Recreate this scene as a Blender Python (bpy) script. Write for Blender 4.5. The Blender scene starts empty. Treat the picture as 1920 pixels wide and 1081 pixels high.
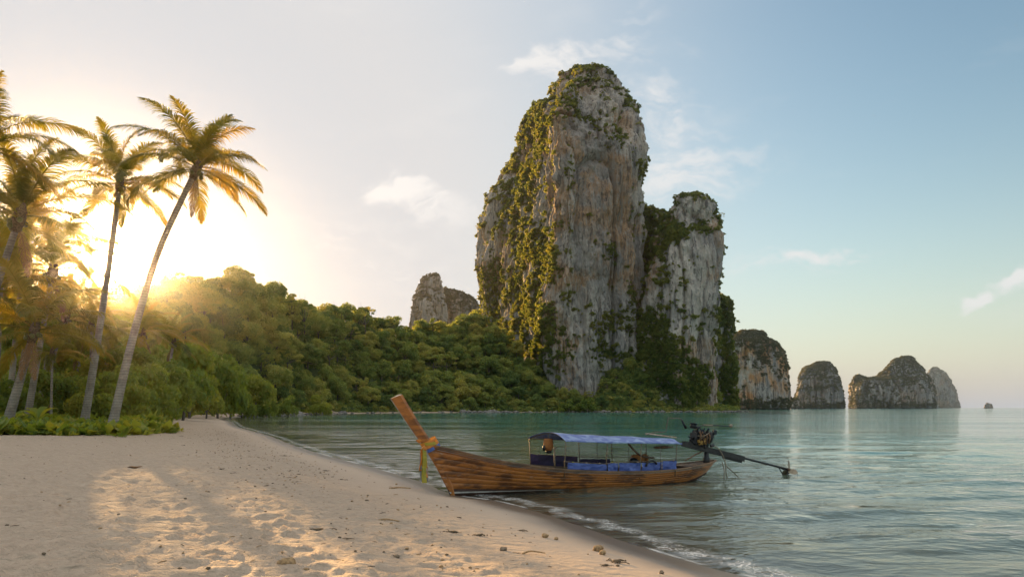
import bpy, math, random
import numpy as np
from mathutils import Vector, Matrix, Euler

random.seed(7)
rng = np.random.default_rng(7)
SC = bpy.context.scene
COL = SC.collection
R = math.radians

# ------------------------------------------------------------------ camera
F = 1280.0            # focal length in photo pixels (24 mm on a 36 mm sensor)
CH = 2.6              # camera height above the sea
HOR = 763.0           # horizon row in the photo
cam = bpy.data.cameras.new('camera')
cam.lens = 24.0
cam.sensor_width = 36.0
cam.shift_y = (HOR - 540.5) / 1920.0
cam.clip_start = 0.1
cam.clip_end = 30000
cam_o = bpy.data.objects.new('camera', cam)
COL.objects.link(cam_o)
cam_o.location = (0, 0, CH)
cam_o.rotation_euler = (R(90), 0, 0)
SC.camera = cam_o

# ------------------------------------------------------------------ world, sun, exposure
SUN_AZ, SUN_EL = R(-30.8), R(9.8)
world = bpy.data.worlds.new('World')
SC.world = world
world.use_nodes = True
sun = bpy.data.lights.new('sun', 'SUN')
sun.energy = 5.0
sun.angle = R(0.55)
sun.color = (1.0, 0.60, 0.24)
sun_o = bpy.data.objects.new('sun', sun)
COL.objects.link(sun_o)
SDIR = Vector((math.sin(SUN_AZ) * math.cos(SUN_EL), math.cos(SUN_AZ) * math.cos(SUN_EL), math.sin(SUN_EL)))
sun_o.rotation_euler = SDIR.to_track_quat('Z', 'Y').to_euler()
vs = SC.view_settings
vs.view_transform = 'Standard'
vs.look = 'None'
vs.exposure = 1.6
vs.gamma = 1.0
vs.use_curve_mapping = False
SC.cycles.use_denoising = True
SC.cycles.max_bounces = 9
SC.cycles.diffuse_bounces = 5
SC.cycles.glossy_bounces = 3
SC.cycles.transmission_bounces = 4
SC.cycles.transparent_max_bounces = 8
SC.cycles.volume_bounces = 1
SC.cycles.sample_clamp_indirect = 6.0


class NT:
    """small node-tree writer"""
    def __init__(self, tree):
        self.t = tree
        tree.nodes.clear()

    def n(self, typ, ins=None, **props):
        nd = self.t.nodes.new(typ)
        for k, v in props.items():
            setattr(nd, k, v)
        for k, v in (ins or {}).items():
            s = nd.inputs[k]
            if isinstance(v, bpy.types.NodeSocket):
                self.t.links.new(v, s)
            else:
                s.default_value = v
        return nd

    def math(self, op, a, b=None, c=None, clamp=False):
        ins = {0: a}
        if b is not None:
            ins[1] = b
        if c is not None:
            ins[2] = c
        return self.n('ShaderNodeMath', ins, operation=op, use_clamp=clamp).outputs[0]

    def mix(self, f, a, b, blend='MIX'):
        nd = self.n('ShaderNodeMix', data_type='RGBA', blend_type=blend)
        for s, v in ((0, f), (6, a), (7, b)):
            if isinstance(v, bpy.types.NodeSocket):
                self.t.links.new(v, nd.inputs[s])
            else:
                if s and len(v) == 3:
                    v = (*v, 1)
                nd.inputs[s].default_value = v
        return nd.outputs[2]

    def ramp(self, f, stops):
        nd = self.n('ShaderNodeValToRGB', {0: f})
        e = nd.color_ramp.elements
        while len(e) < len(stops):
            e.new(0.5)
        for el, (p, c) in zip(e, stops):
            el.position = p
            el.color = (*c, 1) if isinstance(c, (tuple, list)) else (c, c, c, 1)
        return nd.outputs[0]

    def smooth(self, x, a, b):
        return self.n('ShaderNodeMapRange', {0: x, 1: a, 2: b, 3: 0.0, 4: 1.0}, interpolation_type='SMOOTHSTEP').outputs[0]

    def noise(self, vec, scale, detail=4, rough=0.55, dist=0.0, col=False):
        nd = self.n('ShaderNodeTexNoise', {'Scale': scale, 'Detail': detail, 'Roughness': rough, 'Distortion': dist})
        if vec is not None:
            self.t.links.new(vec, nd.inputs['Vector'])
        return nd.outputs[1 if col else 0]

    def mapping(self, vec, scale=(1, 1, 1), loc=(0, 0, 0), rot=(0, 0, 0)):
        return self.n('ShaderNodeMapping', {0: vec, 1: loc, 2: rot, 3: scale}).outputs[0]


def C3(v, s=1.0):
    return (v[0] * s, v[1] * s, v[2] * s, 1)


def px_dir(px, py):
    return (px - 960) / F, (HOR - py) / F


# ---- sky: physical sky, thin high veil that whitens it towards the sun, and wisps of cirrus
def build_world():
    w = NT(world.node_tree)
    tc = w.n('ShaderNodeTexCoord').outputs['Generated']
    sky = w.n('ShaderNodeTexSky', sky_type='NISHITA', sun_disc=False, sun_elevation=SUN_EL, sun_rotation=SUN_AZ,
              altitude=0, air_density=1.25, dust_density=0.6, ozone_density=1.3).outputs[0]
    sky = w.n('ShaderNodeHueSaturation', {'Saturation': 1.1, 'Value': 0.97, 'Color': sky}).outputs[0]
    sep = w.n('ShaderNodeSeparateXYZ', {0: tc})
    x, y, z = sep.outputs
    dot = w.n('ShaderNodeVectorMath', {0: tc, 1: tuple(SDIR)}, operation='DOT_PRODUCT').outputs[1]
    # veil of thin high cloud lit by the sun: broad, whiter towards the sun and the horizon
    zc = w.math('MAXIMUM', z, 0.0)
    ang = w.math('ARCCOSINE', w.math('MINIMUM', dot, 0.99999))
    veil = w.smooth(ang, 1.18, 0.38)
    veil = w.math('POWER', veil, 1.4)
    low = w.math('POWER', w.math('SUBTRACT', 1.0, zc), 7.0)
    nz = w.noise(w.mapping(tc, (2.0, 2.0, 7.0), rot=(0, 0.25, 0)), 2.3, 5, 0.6)
    veilc = w.mix(w.smooth(ang, 0.95, 0.5), C3((2.6, 2.95, 3.2)), C3((3.4, 3.35, 3.35)))
    veilc = w.mix(w.smooth(ang, 0.48, 0.12), veilc, C3((2.7, 2.95, 3.3)))
    c1 = w.mix(w.math('MULTIPLY', veil, 0.97), sky, veilc)
    hz = w.math('MULTIPLY', w.math('MULTIPLY', low, 0.9), w.smooth(z, -0.02, 0.0))
    c2 = w.mix(hz, c1, w.mix(w.smooth(ang, 1.0, 0.2), C3((2.6, 2.75, 3.15)), C3((3.2, 3.2, 3.3))))
    # bright overhead white, added mostly out of view to lift light on shaded land
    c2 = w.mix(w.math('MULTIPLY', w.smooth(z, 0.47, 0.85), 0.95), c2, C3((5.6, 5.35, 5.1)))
    # cirrus: gnomonic coordinates ahead (the sky keeps its faint cirrus all the way round)
    yy = w.math('MAXIMUM', w.math('ABSOLUTE', y), 0.15)
    u = w.math('DIVIDE', x, yy)
    v = w.math('DIVIDE', z, yy)
    uv = w.n('ShaderNodeCombineXYZ', {0: u, 1: v, 2: y}).outputs[0]
    wob = w.noise(uv, 5.0, 4, 0.6, col=True)
    wv = w.n('ShaderNodeVectorMath', {0: wob, 1: (0.5, 0.5, 0.5)}, operation='SUBTRACT').outputs[0]
    wv = w.n('ShaderNodeVectorMath', {0: wv, 'Scale': 0.12}, operation='SCALE').outputs[0]
    uvw = w.n('ShaderNodeVectorMath', {0: uv, 1: wv}, operation='ADD').outputs[0]
    sp2 = w.n('ShaderNodeSeparateXYZ', {0: uvw})
    uw, vw = sp2.outputs[0], sp2.outputs[1]
    tot = None
    # (px, py, half width px, half height px, tilt, strength)
    for (px, py, rx, ry, rot, st) in [
            (1045, 108, 95, 38, 12, 1.0), (960, 122, 60, 14, 5, 0.6),
            (1255, 250, 95, 150, -20, 0.48), (1330, 320, 130, 55, 15, 0.5), (1210, 170, 60, 90, 10, 0.35),
            (790, 368, 105, 32, -18, 0.85), (760, 352, 55, 22, 0, 0.7), (700, 470, 220, 60, -10, 0.4),
            (1500, 498, 150, 26, 8, 0.62), (1560, 487, 90, 13, 5, 0.5), (1400, 525, 110, 14, 6, 0.3),
            (1838, 566, 42, 18, 0, 1.2), (1918, 545, 40, 28, 0, 1.2),
            (980, 85, 45, 40, 0, 0.3), (1190, 45, 45, 75, -25, 0.35)]:
        cu, cv = px_dir(px, py)
        a, b = rx / F, ry / F
        th = R(rot)
        du = w.math('SUBTRACT', uw, cu)
        dv = w.math('SUBTRACT', vw, cv)
        p = w.math('ADD', w.math('MULTIPLY', du, math.cos(th) / a), w.math('MULTIPLY', dv, math.sin(th) / a))
        q = w.math('ADD', w.math('MULTIPLY', du, -math.sin(th) / b), w.math('MULTIPLY', dv, math.cos(th) / b))
        r2 = w.math('ADD', w.math('MULTIPLY', p, p), w.math('MULTIPLY', q, q))
        g = w.math('MULTIPLY', w.math('EXPONENT', w.math('MULTIPLY', r2, -1.1)), st)
        tot = g if tot is None else w.math('ADD', tot, g)
    front = w.smooth(y, 0.0, 0.1)
    fib = w.noise(w.mapping(uvw, (1.0, 2.6, 1.0), rot=(0, 0, -0.18)), 7.0, 8, 0.62, 0.4)
    fine = w.noise(w.mapping(uvw, (1.0, 2.0, 1.0)), 26.0, 6, 0.6)
    dens = w.math('ADD', w.math('MULTIPLY', w.math('SUBTRACT', fib, 0.48), 3.6), w.math('MULTIPLY', w.math('SUBTRACT', fine, 0.5), 2.6))
    dens = w.math('ADD', dens, w.math('MULTIPLY', tot, 1.35))
    cl = w.math('MULTIPLY', w.smooth(dens, 0.25, 1.6), w.math('MINIMUM', w.math('MULTIPLY', tot, 1.3), 1.0))
    cl = w.math('MULTIPLY', cl, front)
    gen = w.math('MULTIPLY', w.smooth(nz, 0.52, 0.8), 0.16)
    cl = w.math('ADD', w.math('MULTIPLY', cl, 0.85), gen, clamp=True)
    cc = w.mix(w.smooth(ang, 0.95, 0.3), C3((3.9, 3.85, 3.8)), C3((4.6, 4.4, 4.2)))
    c3 = w.mix(cl, c2, cc)
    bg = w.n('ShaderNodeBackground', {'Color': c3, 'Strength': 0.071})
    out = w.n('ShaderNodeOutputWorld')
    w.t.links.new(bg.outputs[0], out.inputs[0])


build_world()

# ------------------------------------------------------------------ helpers
def P(px, py, Y):
    """place on the real line of sight at distance Y (used only to lay the site out)"""
    return np.array([(px - 960) / F * Y, Y, CH + (HOR - py) / F * Y])


def _hash(ix, iy, iz, seed):
    h = (ix.astype(np.int64) * 374761393 + iy.astype(np.int64) * 668265263 + iz.astype(np.int64) * 2147483647 + seed * 974634777) & 0xFFFFFFFF
    h = ((h ^ (h >> 13)) * 1274126177) & 0xFFFFFFFF
    h = ((h ^ (h >> 16)) * 2246822519) & 0xFFFFFFFF
    return ((h ^ (h >> 15)) & 0xFFFFFF) / float(0xFFFFFF)


def vnoise(x, y, z=None, seed=0):
    x = np.asarray(x, float); y = np.asarray(y, float)
    z = np.zeros_like(x) if z is None else np.asarray(z, float)
    x, y, z = np.broadcast_arrays(x, y, z)
    ix, iy, iz = np.floor(x), np.floor(y), np.floor(z)
    fx, fy, fz = x - ix, y - iy, z - iz
    fx, fy, fz = (t * t * t * (t * (t * 6 - 15) + 10) for t in (fx, fy, fz))
    r = 0
    for dx in (0, 1):
        for dy in (0, 1):
            for dz in (0, 1):
                wgt = (fx if dx else 1 - fx) * (fy if dy else 1 - fy) * (fz if dz else 1 - fz)
                r = r + wgt * _hash(ix + dx, iy + dy, iz + dz, seed)
    return r * 2 - 1


def fbm(x, y, z=None, octaves=4, gain=0.5, seed=0):
    a, s, r = 1.0, 1.0, 0
    for k in range(octaves):
        r = r + a * vnoise(np.asarray(x) * s + 17.3 * k, np.asarray(y) * s - 9.1 * k, None if z is None else np.asarray(z) * s + 5.7 * k, seed + k)
        a *= gain
        s *= 2.03
    return r


def mesh_np(name, verts, faces, mat=None, smooth=True, attrs=None, mats=None, midx=None):
    """verts (N,3); faces: array (M,k) or list of such arrays"""
    if not isinstance(faces, list):
        faces = [faces]
    faces = [np.asarray(f, np.int32) for f in faces if len(f)]
    verts = np.asarray(verts, np.float32)
    me = bpy.data.meshes.new(name)
    me.vertices.add(len(verts))
    me.vertices.foreach_set('co', verts.ravel())
    loops = np.concatenate([f.ravel() for f in faces])
    tot = np.concatenate([np.full(len(f), f.shape[1], np.int32) for f in faces])
    start = np.concatenate([[0], np.cumsum(tot)[:-1]]).astype(np.int32)
    me.loops.add(len(loops))
    me.loops.foreach_set('vertex_index', loops)
    me.polygons.add(len(tot))
    me.polygons.foreach_set('loop_start', start)
    me.polygons.foreach_set('loop_total', tot)
    me.polygons.foreach_set('use_smooth', np.full(len(tot), smooth, bool))
    if mat is not None:
        me.materials.append(mat)
    if mats:
        for m in mats:
            me.materials.append(m)
        if midx is not None:
            me.polygons.foreach_set('material_index', np.asarray(midx, np.int32))
    for k, v in (attrs or {}).items():
        at = me.attributes.new(k, 'FLOAT', 'POINT')
        at.data.foreach_set('value', np.asarray(v, np.float32))
    me.update(calc_edges=True)
    return me


def obj(name, me, parent=None, loc=None, rot=None, scale=None):
    o = bpy.data.objects.new(name, me)
    COL.objects.link(o)
    if parent is not None:
        o.parent = parent
    if loc is not None:
        o.location = tuple(float(c) for c in loc)
    if rot is not None:
        o.rotation_euler = rot
    if scale is not None:
        o.scale = scale if hasattr(scale, '__len__') else (scale,) * 3
    return o


def tag(o, label=None, cat=None, group=None, kind=None):
    if label: o['label'] = label
    if cat: o['category'] = cat
    if group: o['group'] = group
    if kind: o['kind'] = kind
    return o


def empty(name, loc=(0, 0, 0), rz=0.0):
    o = bpy.data.objects.new(name, None)
    COL.objects.link(o)
    o.location = tuple(float(c) for c in loc)
    o.rotation_euler = (0, 0, rz)
    o.empty_display_size = 0.3
    return o


class MB:
    """collects primitive shapes into one mesh"""
    def __init__(self):
        self.v, self.q, self.t, self.n = [], [], [], 0

    def add(self, v, quads=(), tris=()):
        self.v.append(np.asarray(v, float))
        if len(quads): self.q.append(np.asarray(quads) + self.n)
        if len(tris): self.t.append(np.asarray(tris) + self.n)
        self.n += len(v)

    def tube(self, pts, rad, sides=8, caps=True, squash=1.0):
        pts = np.asarray(pts, float)
        n = len(pts)
        rad = np.full(n, rad) if np.isscalar(rad) else np.asarray(rad, float)
        tan = np.gradient(pts, axis=0)
        tan /= np.linalg.norm(tan, axis=1)[:, None] + 1e-12
        ref = np.array([0, 0, 1.0]) if abs(tan[0][2]) < 0.9 else np.array([1.0, 0, 0])
        vs_ = []
        for i in range(n):
            a = np.cross(tan[i], ref); a /= np.linalg.norm(a) + 1e-12
            b = np.cross(a, tan[i])
            ref = b
            th = np.linspace(0, 2 * np.pi, sides, endpoint=False)
            vs_.append(pts[i] + rad[i] * (np.cos(th)[:, None] * a + squash * np.sin(th)[:, None] * b))
        vs_ = np.concatenate(vs_)
        k = np.arange(sides); k2 = (k + 1) % sides
        q = [np.stack([i * sides + k, i * sides + k2, (i + 1) * sides + k2, (i + 1) * sides + k], 1) for i in range(n - 1)]
        tr = []
        if caps:
            vs_ = np.concatenate([vs_, pts[:1], pts[-1:]])
            c0, c1 = n * sides, n * sides + 1
            tr = np.concatenate([np.stack([np.full(sides, c0), k2, k], 1), np.stack([np.full(sides, c1), (n - 1) * sides + k, (n - 1) * sides + k2], 1)])
        self.add(vs_, np.concatenate(q), tr)
        return self

    def box(self, c, s, rot=None):
        s = np.asarray(s) / 2
        v = np.array([[x, y, z] for x in (-1, 1) for y in (-1, 1) for z in (-1, 1)], float) * s
        if rot is not None:
            v = v @ np.array(Euler(rot).to_matrix()).T
        v = v + np.asarray(c)
        self.add(v, [[0, 1, 3, 2], [4, 6, 7, 5], [0, 4, 5, 1], [2, 3, 7, 6], [0, 2, 6, 4], [1, 5, 7, 3]])
        return self

    def grid(self, pts, flip=False):
        """pts (n,m,3)"""
        n, m, _ = pts.shape
        i, j = np.meshgrid(np.arange(n - 1), np.arange(m - 1), indexing='ij')
        a = (i * m + j).ravel()
        q = np.stack([a, a + m, a + m + 1, a + 1], 1)
        if flip: q = q[:, ::-1]
        self.add(pts.reshape(-1, 3), q)
        return self

    def slab(self, pts, th, nrm=(0, 0, 1)):
        """a sheet (n,m,3) given thickness th along nrm, closed"""
        pts = np.asarray(pts, float)
        nrm = np.broadcast_to(np.asarray(nrm, float), pts.shape)
        a = pts + nrm * th / 2
        b = pts - nrm * th / 2
        self.grid(a, True); self.grid(b)
        for e0, e1 in ((a[0], b[0]), (b[-1], a[-1]), (b[:, 0], a[:, 0]), (a[:, -1], b[:, -1])):
            self.grid(np.stack([e0, e1], 0))
        return self

    def lump(self, c, r, seed=0, sub=2, amp=0.25):
        import bmesh
        bm = bmesh.new()
        bmesh.ops.create_icosphere(bm, subdivisions=sub, radius=1.0)
        v = np.array([x.co[:] for x in bm.verts]); f = np.array([[x.index for x in y.verts] for y in bm.faces])
        bm.free()
        k = 1 + amp * fbm(v[:, 0] * 1.3 + seed, v[:, 1] * 1.3, v[:, 2] * 1.3, 3, 0.5, seed)
        self.add(v * k[:, None] * np.asarray(r) + np.asarray(c), (), f)
        return self

    def mesh(self, name, mat=None, smooth=False, attrs=None):
        f = []
        if self.q: f.append(np.concatenate(self.q))
        if self.t: f.append(np.concatenate(self.t))
        return mesh_np(name, np.concatenate(self.v), f, mat, smooth, attrs)

    def build(self, name, mat, parent=None, smooth=False, **kw):
        return obj(name, self.mesh(name, mat, smooth), parent, **kw)


# ------------------------------------------------------------------ materials
def newmat(name):
    m = bpy.data.materials.new(name)
    m.use_nodes = True
    return m, NT(m.node_tree)


def finish(w, shader, disp=None):
    out = w.n('ShaderNodeOutputMaterial')
    w.t.links.new(shader, out.inputs[0])


def simple(name, c, rough=0.6, metal=0.0, var=0.25, scale=8.0, bump=0.15, c2=None, coat=0.0):
    m, w = newmat(name)
    tc = w.n('ShaderNodeTexCoord').outputs['Object']
    n = w.noise(tc, scale, 5, 0.6)
    n2 = w.noise(tc, scale * 5, 3, 0.6)
    c2 = c2 or tuple(x * (1 - var) for x in c)
    col = w.mix(w.smooth(n, 0.35, 0.65), c, c2)
    bp = w.n('ShaderNodeBump', {'Strength': bump, 'Distance': 0.02, 'Height': n2}).outputs[0]
    rg = w.math('ADD', w.math('MULTIPLY', n2, 0.25), rough - 0.12)
    b = w.n('ShaderNodeBsdfPrincipled', {'Base Color': col, 'Roughness': rg, 'Metallic': metal, 'Normal': bp, 'Coat Weight': coat})
    finish(w, b.outputs[0])
    return m


def foliage_mat(name, dark, mid, light, trans=0.5, tcol=None, rough=0.55, spec=0.3, vscale=0.25):
    """leaf material: tone varies from plant to plant and clump to clump"""
    m, w = newmat(name)
    rnd = w.n('ShaderNodeObjectInfo').outputs['Random']
    geo = w.n('ShaderNodeNewGeometry')
    pos = geo.outputs['Position']
    isl = geo.outputs['Random Per Island']
    nz = w.noise(pos, vscale, 3, 0.6)
    f = w.math('ADD', w.math('MULTIPLY', rnd, 0.6), w.math('MULTIPLY', w.smooth(nz, 0.3, 0.7), 0.3))
    f = w.math('ADD', f, w.math('MULTIPLY', isl, 0.22))
    col = w.ramp(f, [(0.15, dark), (0.55, mid), (0.98, light)])
    tc = w.mix(1.0, col, tcol or (2.4, 1.9, 0.6), 'MULTIPLY')
    p = w.n('ShaderNodeBsdfPrincipled', {'Base Color': col, 'Roughness': rough, 'Specular IOR Level': spec})
    t = w.n('ShaderNodeBsdfTranslucent', {'Color': tc})
    mx = w.n('ShaderNodeMixShader', {0: trans, 1: p.outputs[0], 2: t.outputs[0]})
    finish(w, mx.outputs[0])
    return m


M = {}
M['jungle'] = foliage_mat('jungle_leaf', (0.075, 0.13, 0.055), (0.175, 0.24, 0.08), (0.34, 0.34, 0.12))
M['cliffleaf'] = foliage_mat('cliff_leaf', (0.065, 0.11, 0.03), (0.12, 0.165, 0.045), (0.18, 0.2, 0.055), vscale=0.05)
M['hazeleaf'] = foliage_mat('haze_tinted_scrub_leaf', (0.07, 0.085, 0.06), (0.11, 0.125, 0.085), (0.15, 0.155, 0.1), 0.3, vscale=0.02)  # muted grey-green stands in for distance haze over the islands
M['shrub'] = foliage_mat('shrub_leaf', (0.1, 0.155, 0.035), (0.17, 0.225, 0.045), (0.27, 0.27, 0.06), 0.5)
M['palm'] = foliage_mat('palm_leaf', (0.08, 0.115, 0.03), (0.14, 0.165, 0.042), (0.22, 0.205, 0.06), 0.64, (2.9, 1.9, 0.5), rough=0.42, spec=0.45, vscale=0.6)
M['under'] = foliage_mat('undergrowth_leaf', (0.09, 0.15, 0.03), (0.17, 0.23, 0.04), (0.28, 0.28, 0.05), 0.45, vscale=0.8)
M['dry'] = simple('dry_leaf', (0.33, 0.17, 0.06), 0.7, var=0.5, scale=20, c2=(0.16, 0.09, 0.04))
M['bark'] = simple('jungle_bark', (0.16, 0.13, 0.1), 0.85, var=0.4, scale=2.0, bump=0.6)


def palm_bark():
    m, w = newmat('palm_bark')
    tc = w.n('ShaderNodeTexCoord').outputs['Object']
    z = w.n('ShaderNodeSeparateXYZ', {0: tc}).outputs[2]
    nb = w.noise(tc, 1.6, 5, 0.65)
    nf = w.noise(tc, 14, 4, 0.6)
    ring = w.math('SINE', w.math('ADD', w.math('MULTIPLY', z, 34.0), w.math('MULTIPLY', nb, 7.0)))
    rs = w.smooth(ring, 0.35, 1.0)
    col = w.mix(w.smooth(nb, 0.35, 0.68), (0.36, 0.31, 0.25), (0.22, 0.18, 0.14))
    col = w.mix(w.math('MULTIPLY', rs, 0.5), col, (0.13, 0.1, 0.08))
    col = w.mix(w.smooth(nf, 0.6, 0.75), col, (0.45, 0.42, 0.37))
    h = w.math('ADD', w.math('MULTIPLY', rs, -1.0), nf)
    bp = w.n('ShaderNodeBump', {'Strength': 0.7, 'Distance': 0.03, 'Height': h}).outputs[0]
    b = w.n('ShaderNodeBsdfPrincipled', {'Base Color': col, 'Roughness': 0.85, 'Normal': bp})
    finish(w, b.outputs[0])
    return m


M['palmbark'] = palm_bark()


def rock_mat(name='limestone', light=(0.52, 0.475, 0.415), grey=(0.3, 0.288, 0.275), dark=(0.08, 0.08, 0.083), ochre=(0.4, 0.24, 0.12), s=1.0, ochre_amt=0.85):
    m, w = newmat(name)
    pos = w.n('ShaderNodeNewGeometry').outputs['Position']
    warp = w.noise(pos, 0.045 * s, 4, 0.6, col=True)
    wv = w.n('ShaderNodeVectorMath', {0: warp, 'Scale': 9.0 / s}, operation='SCALE').outputs[0]
    pw = w.n('ShaderNodeVectorMath', {0: pos, 1: wv}, operation='ADD').outputs[0]
    st1 = w.noise(w.mapping(pw, (1, 1, 0.07)), 0.13 * s, 6, 0.62)       # broad vertical bands
    st2 = w.noise(w.mapping(pw, (1, 1, 0.05)), 0.55 * s, 6, 0.68)       # thin drip streaks
    st3 = w.noise(w.mapping(pw, (1, 1, 0.12)), 1.7 * s, 4, 0.6)
    blot = w.noise(pos, 0.035 * s, 5, 0.6)
    blot2 = w.noise(pos, 0.16 * s, 5, 0.65)
    col = w.mix(w.smooth(st1, 0.38, 0.58), grey, light)
    big = w.noise(w.mapping(pos, (1, 1, 0.5)), 0.022 * s, 4, 0.55)
    col = w.mix(w.math('MULTIPLY', w.smooth(big, 0.45, 0.62), 0.6), col, (0.19, 0.19, 0.19))
    col = w.mix(w.math('MULTIPLY', w.smooth(blot, 0.42, 0.56), w.smooth(st1, 0.36, 0.54)), col, ochre) if ochre_amt > 0.9 else \
        w.mix(w.math('MULTIPLY', w.math('MULTIPLY', w.smooth(blot, 0.46, 0.6), w.smooth(st2, 0.36, 0.54)), ochre_amt), col, ochre)
    col = w.mix(w.math('MULTIPLY', w.smooth(st2, 0.51, 0.63), 0.78), col, dark)
    col = w.mix(w.math('MULTIPLY', w.smooth(blot2, 0.55, 0.72), 0.5), col, dark)
    col = w.mix(w.math('MULTIPLY', w.smooth(st3, 0.58, 0.72), 0.5), col, (0.5, 0.48, 0.44))
    zz = w.n('ShaderNodeSeparateXYZ', {0: pos}).outputs[2]
    col = w.mix(w.smooth(zz, 3.2, 0.8), col, (0.05, 0.045, 0.038))
    h = w.math('ADD', w.math('MULTIPLY', st2, 1.0), w.math('MULTIPLY', st3, 0.45))
    h = w.math('ADD', h, w.math('MULTIPLY', w.noise(pos, 1.2 * s, 6, 0.65), 0.35))
    bp = w.n('ShaderNodeBump', {'Strength': 0.9, 'Distance': 2.4 / s, 'Height': h}).outputs[0]
    b = w.n('ShaderNodeBsdfPrincipled', {'Base Color': col, 'Roughness': 0.9, 'Specular IOR Level': 0.2, 'Normal': bp})
    finish(w, b.outputs[0])
    return m


M['rock'] = rock_mat()
M['rock_orange'] = rock_mat('orange_limestone', ochre=(0.48, 0.26, 0.12), ochre_amt=1.0, s=0.7)
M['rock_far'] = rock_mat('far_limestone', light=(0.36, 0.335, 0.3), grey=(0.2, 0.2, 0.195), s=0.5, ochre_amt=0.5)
M['boulder'] = simple('boulder_stone', (0.2, 0.185, 0.165), 0.85, var=0.45, scale=1.2, bump=0.8)


def sand_mat():
    m, w = newmat('beach_sand')
    pos = w.n('ShaderNodeNewGeometry').outputs['Position']
    d = w.n('ShaderNodeAttribute', attribute_name='shore').outputs['Fac']
    veg = w.n('ShaderNodeAttribute', attribute_name='veg').outputs['Fac']
    n1 = w.noise(pos, 0.5, 5, 0.6)
    n2 = w.noise(pos, 6.0, 5, 0.65)
    n3 = w.noise(pos, 60.0, 3, 0.6)
    wob = w.math('ADD', d, w.math('MULTIPLY', w.math('SUBTRACT', n1, 0.5), 0.9))
    dry = w.mix(w.smooth(n2, 0.3, 0.7), (0.52, 0.405, 0.30), (0.45, 0.345, 0.25))
    dry = w.mix(w.math('MULTIPLY', w.smooth(n3, 0.55, 0.75), 0.35), dry, (0.26, 0.2, 0.15))
    mid = w.mix(w.smooth(wob, 1.5, 7.0), (0.43, 0.335, 0.25), dry)
    # crumbs of shell, coral and leaf litter along the drift line
    vor = w.n('ShaderNodeTexVoronoi', {'Vector': w.mapping(pos, (1, 1.6, 1)), 'Scale': 7.0, 'Randomness': 1.0}, feature='F1').outputs['Distance']
    band = w.math('MULTIPLY', w.smooth(wob, 1.5, 3.2), w.smooth(wob, 11.0, 4.5))
    lit = w.math('MULTIPLY', w.math('MULTIPLY', w.smooth(vor, 0.2, 0.08), w.smooth(n2, 0.45, 0.62)), band)
    mid = w.mix(w.math('MULTIPLY', lit, 0.8), mid, (0.13, 0.09, 0.055))
    wet = w.smooth(wob, 1.7, 0.35)
    col = w.mix(wet, mid, (0.15, 0.115, 0.085))
    under = w.smooth(d, -0.1, -6.0)
    col = w.mix(under, col, (0.3, 0.27, 0.18))
    leaf = w.mix(w.smooth(n2, 0.4, 0.6), (0.08, 0.1, 0.035), (0.05, 0.075, 0.022))
    col = w.mix(veg, col, leaf)
    dryf = w.smooth(d, 0.8, 4.0)
    fine = w.noise(w.mapping(pos, (1, 1.5, 1)), 3.3, 5, 0.6)
    dim = w.n('ShaderNodeTexVoronoi', {'Vector': w.n('ShaderNodeVectorMath', {0: w.mapping(pos, (1, 1.5, 1)), 1: w.n('ShaderNodeVectorMath', {0: w.noise(pos, 2.5, 3, 0.6, col=True), 'Scale': 0.5}, operation='SCALE').outputs[0]}, operation='ADD').outputs[0], 'Scale': 2.6}, feature='SMOOTH_F1').outputs['Distance']
    h = w.math('ADD', w.math('MULTIPLY', w.smooth(fine, 0.3, 0.75), 0.8), w.math('MULTIPLY', n3, 0.12))
    h = w.math('ADD', h, w.math('MULTIPLY', dim, 1.1))
    bp = w.n('ShaderNodeBump', {'Strength': w.math('MULTIPLY', dryf, 0.9), 'Distance': 0.13, 'Height': h}).outputs[0]
    rough = w.math('SUBTRACT', 0.9, w.math('MULTIPLY', wet, 0.62))
    b = w.n('ShaderNodeBsdfPrincipled', {'Base Color': col, 'Roughness': rough, 'Specular IOR Level': 0.35, 'Normal': bp})
    finish(w, b.outputs[0])
    return m


M['sand'] = sand_mat()
M['soil'] = simple('forest_floor', (0.055, 0.05, 0.025), 0.95, var=0.5, scale=0.3, bump=0.5)


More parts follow.
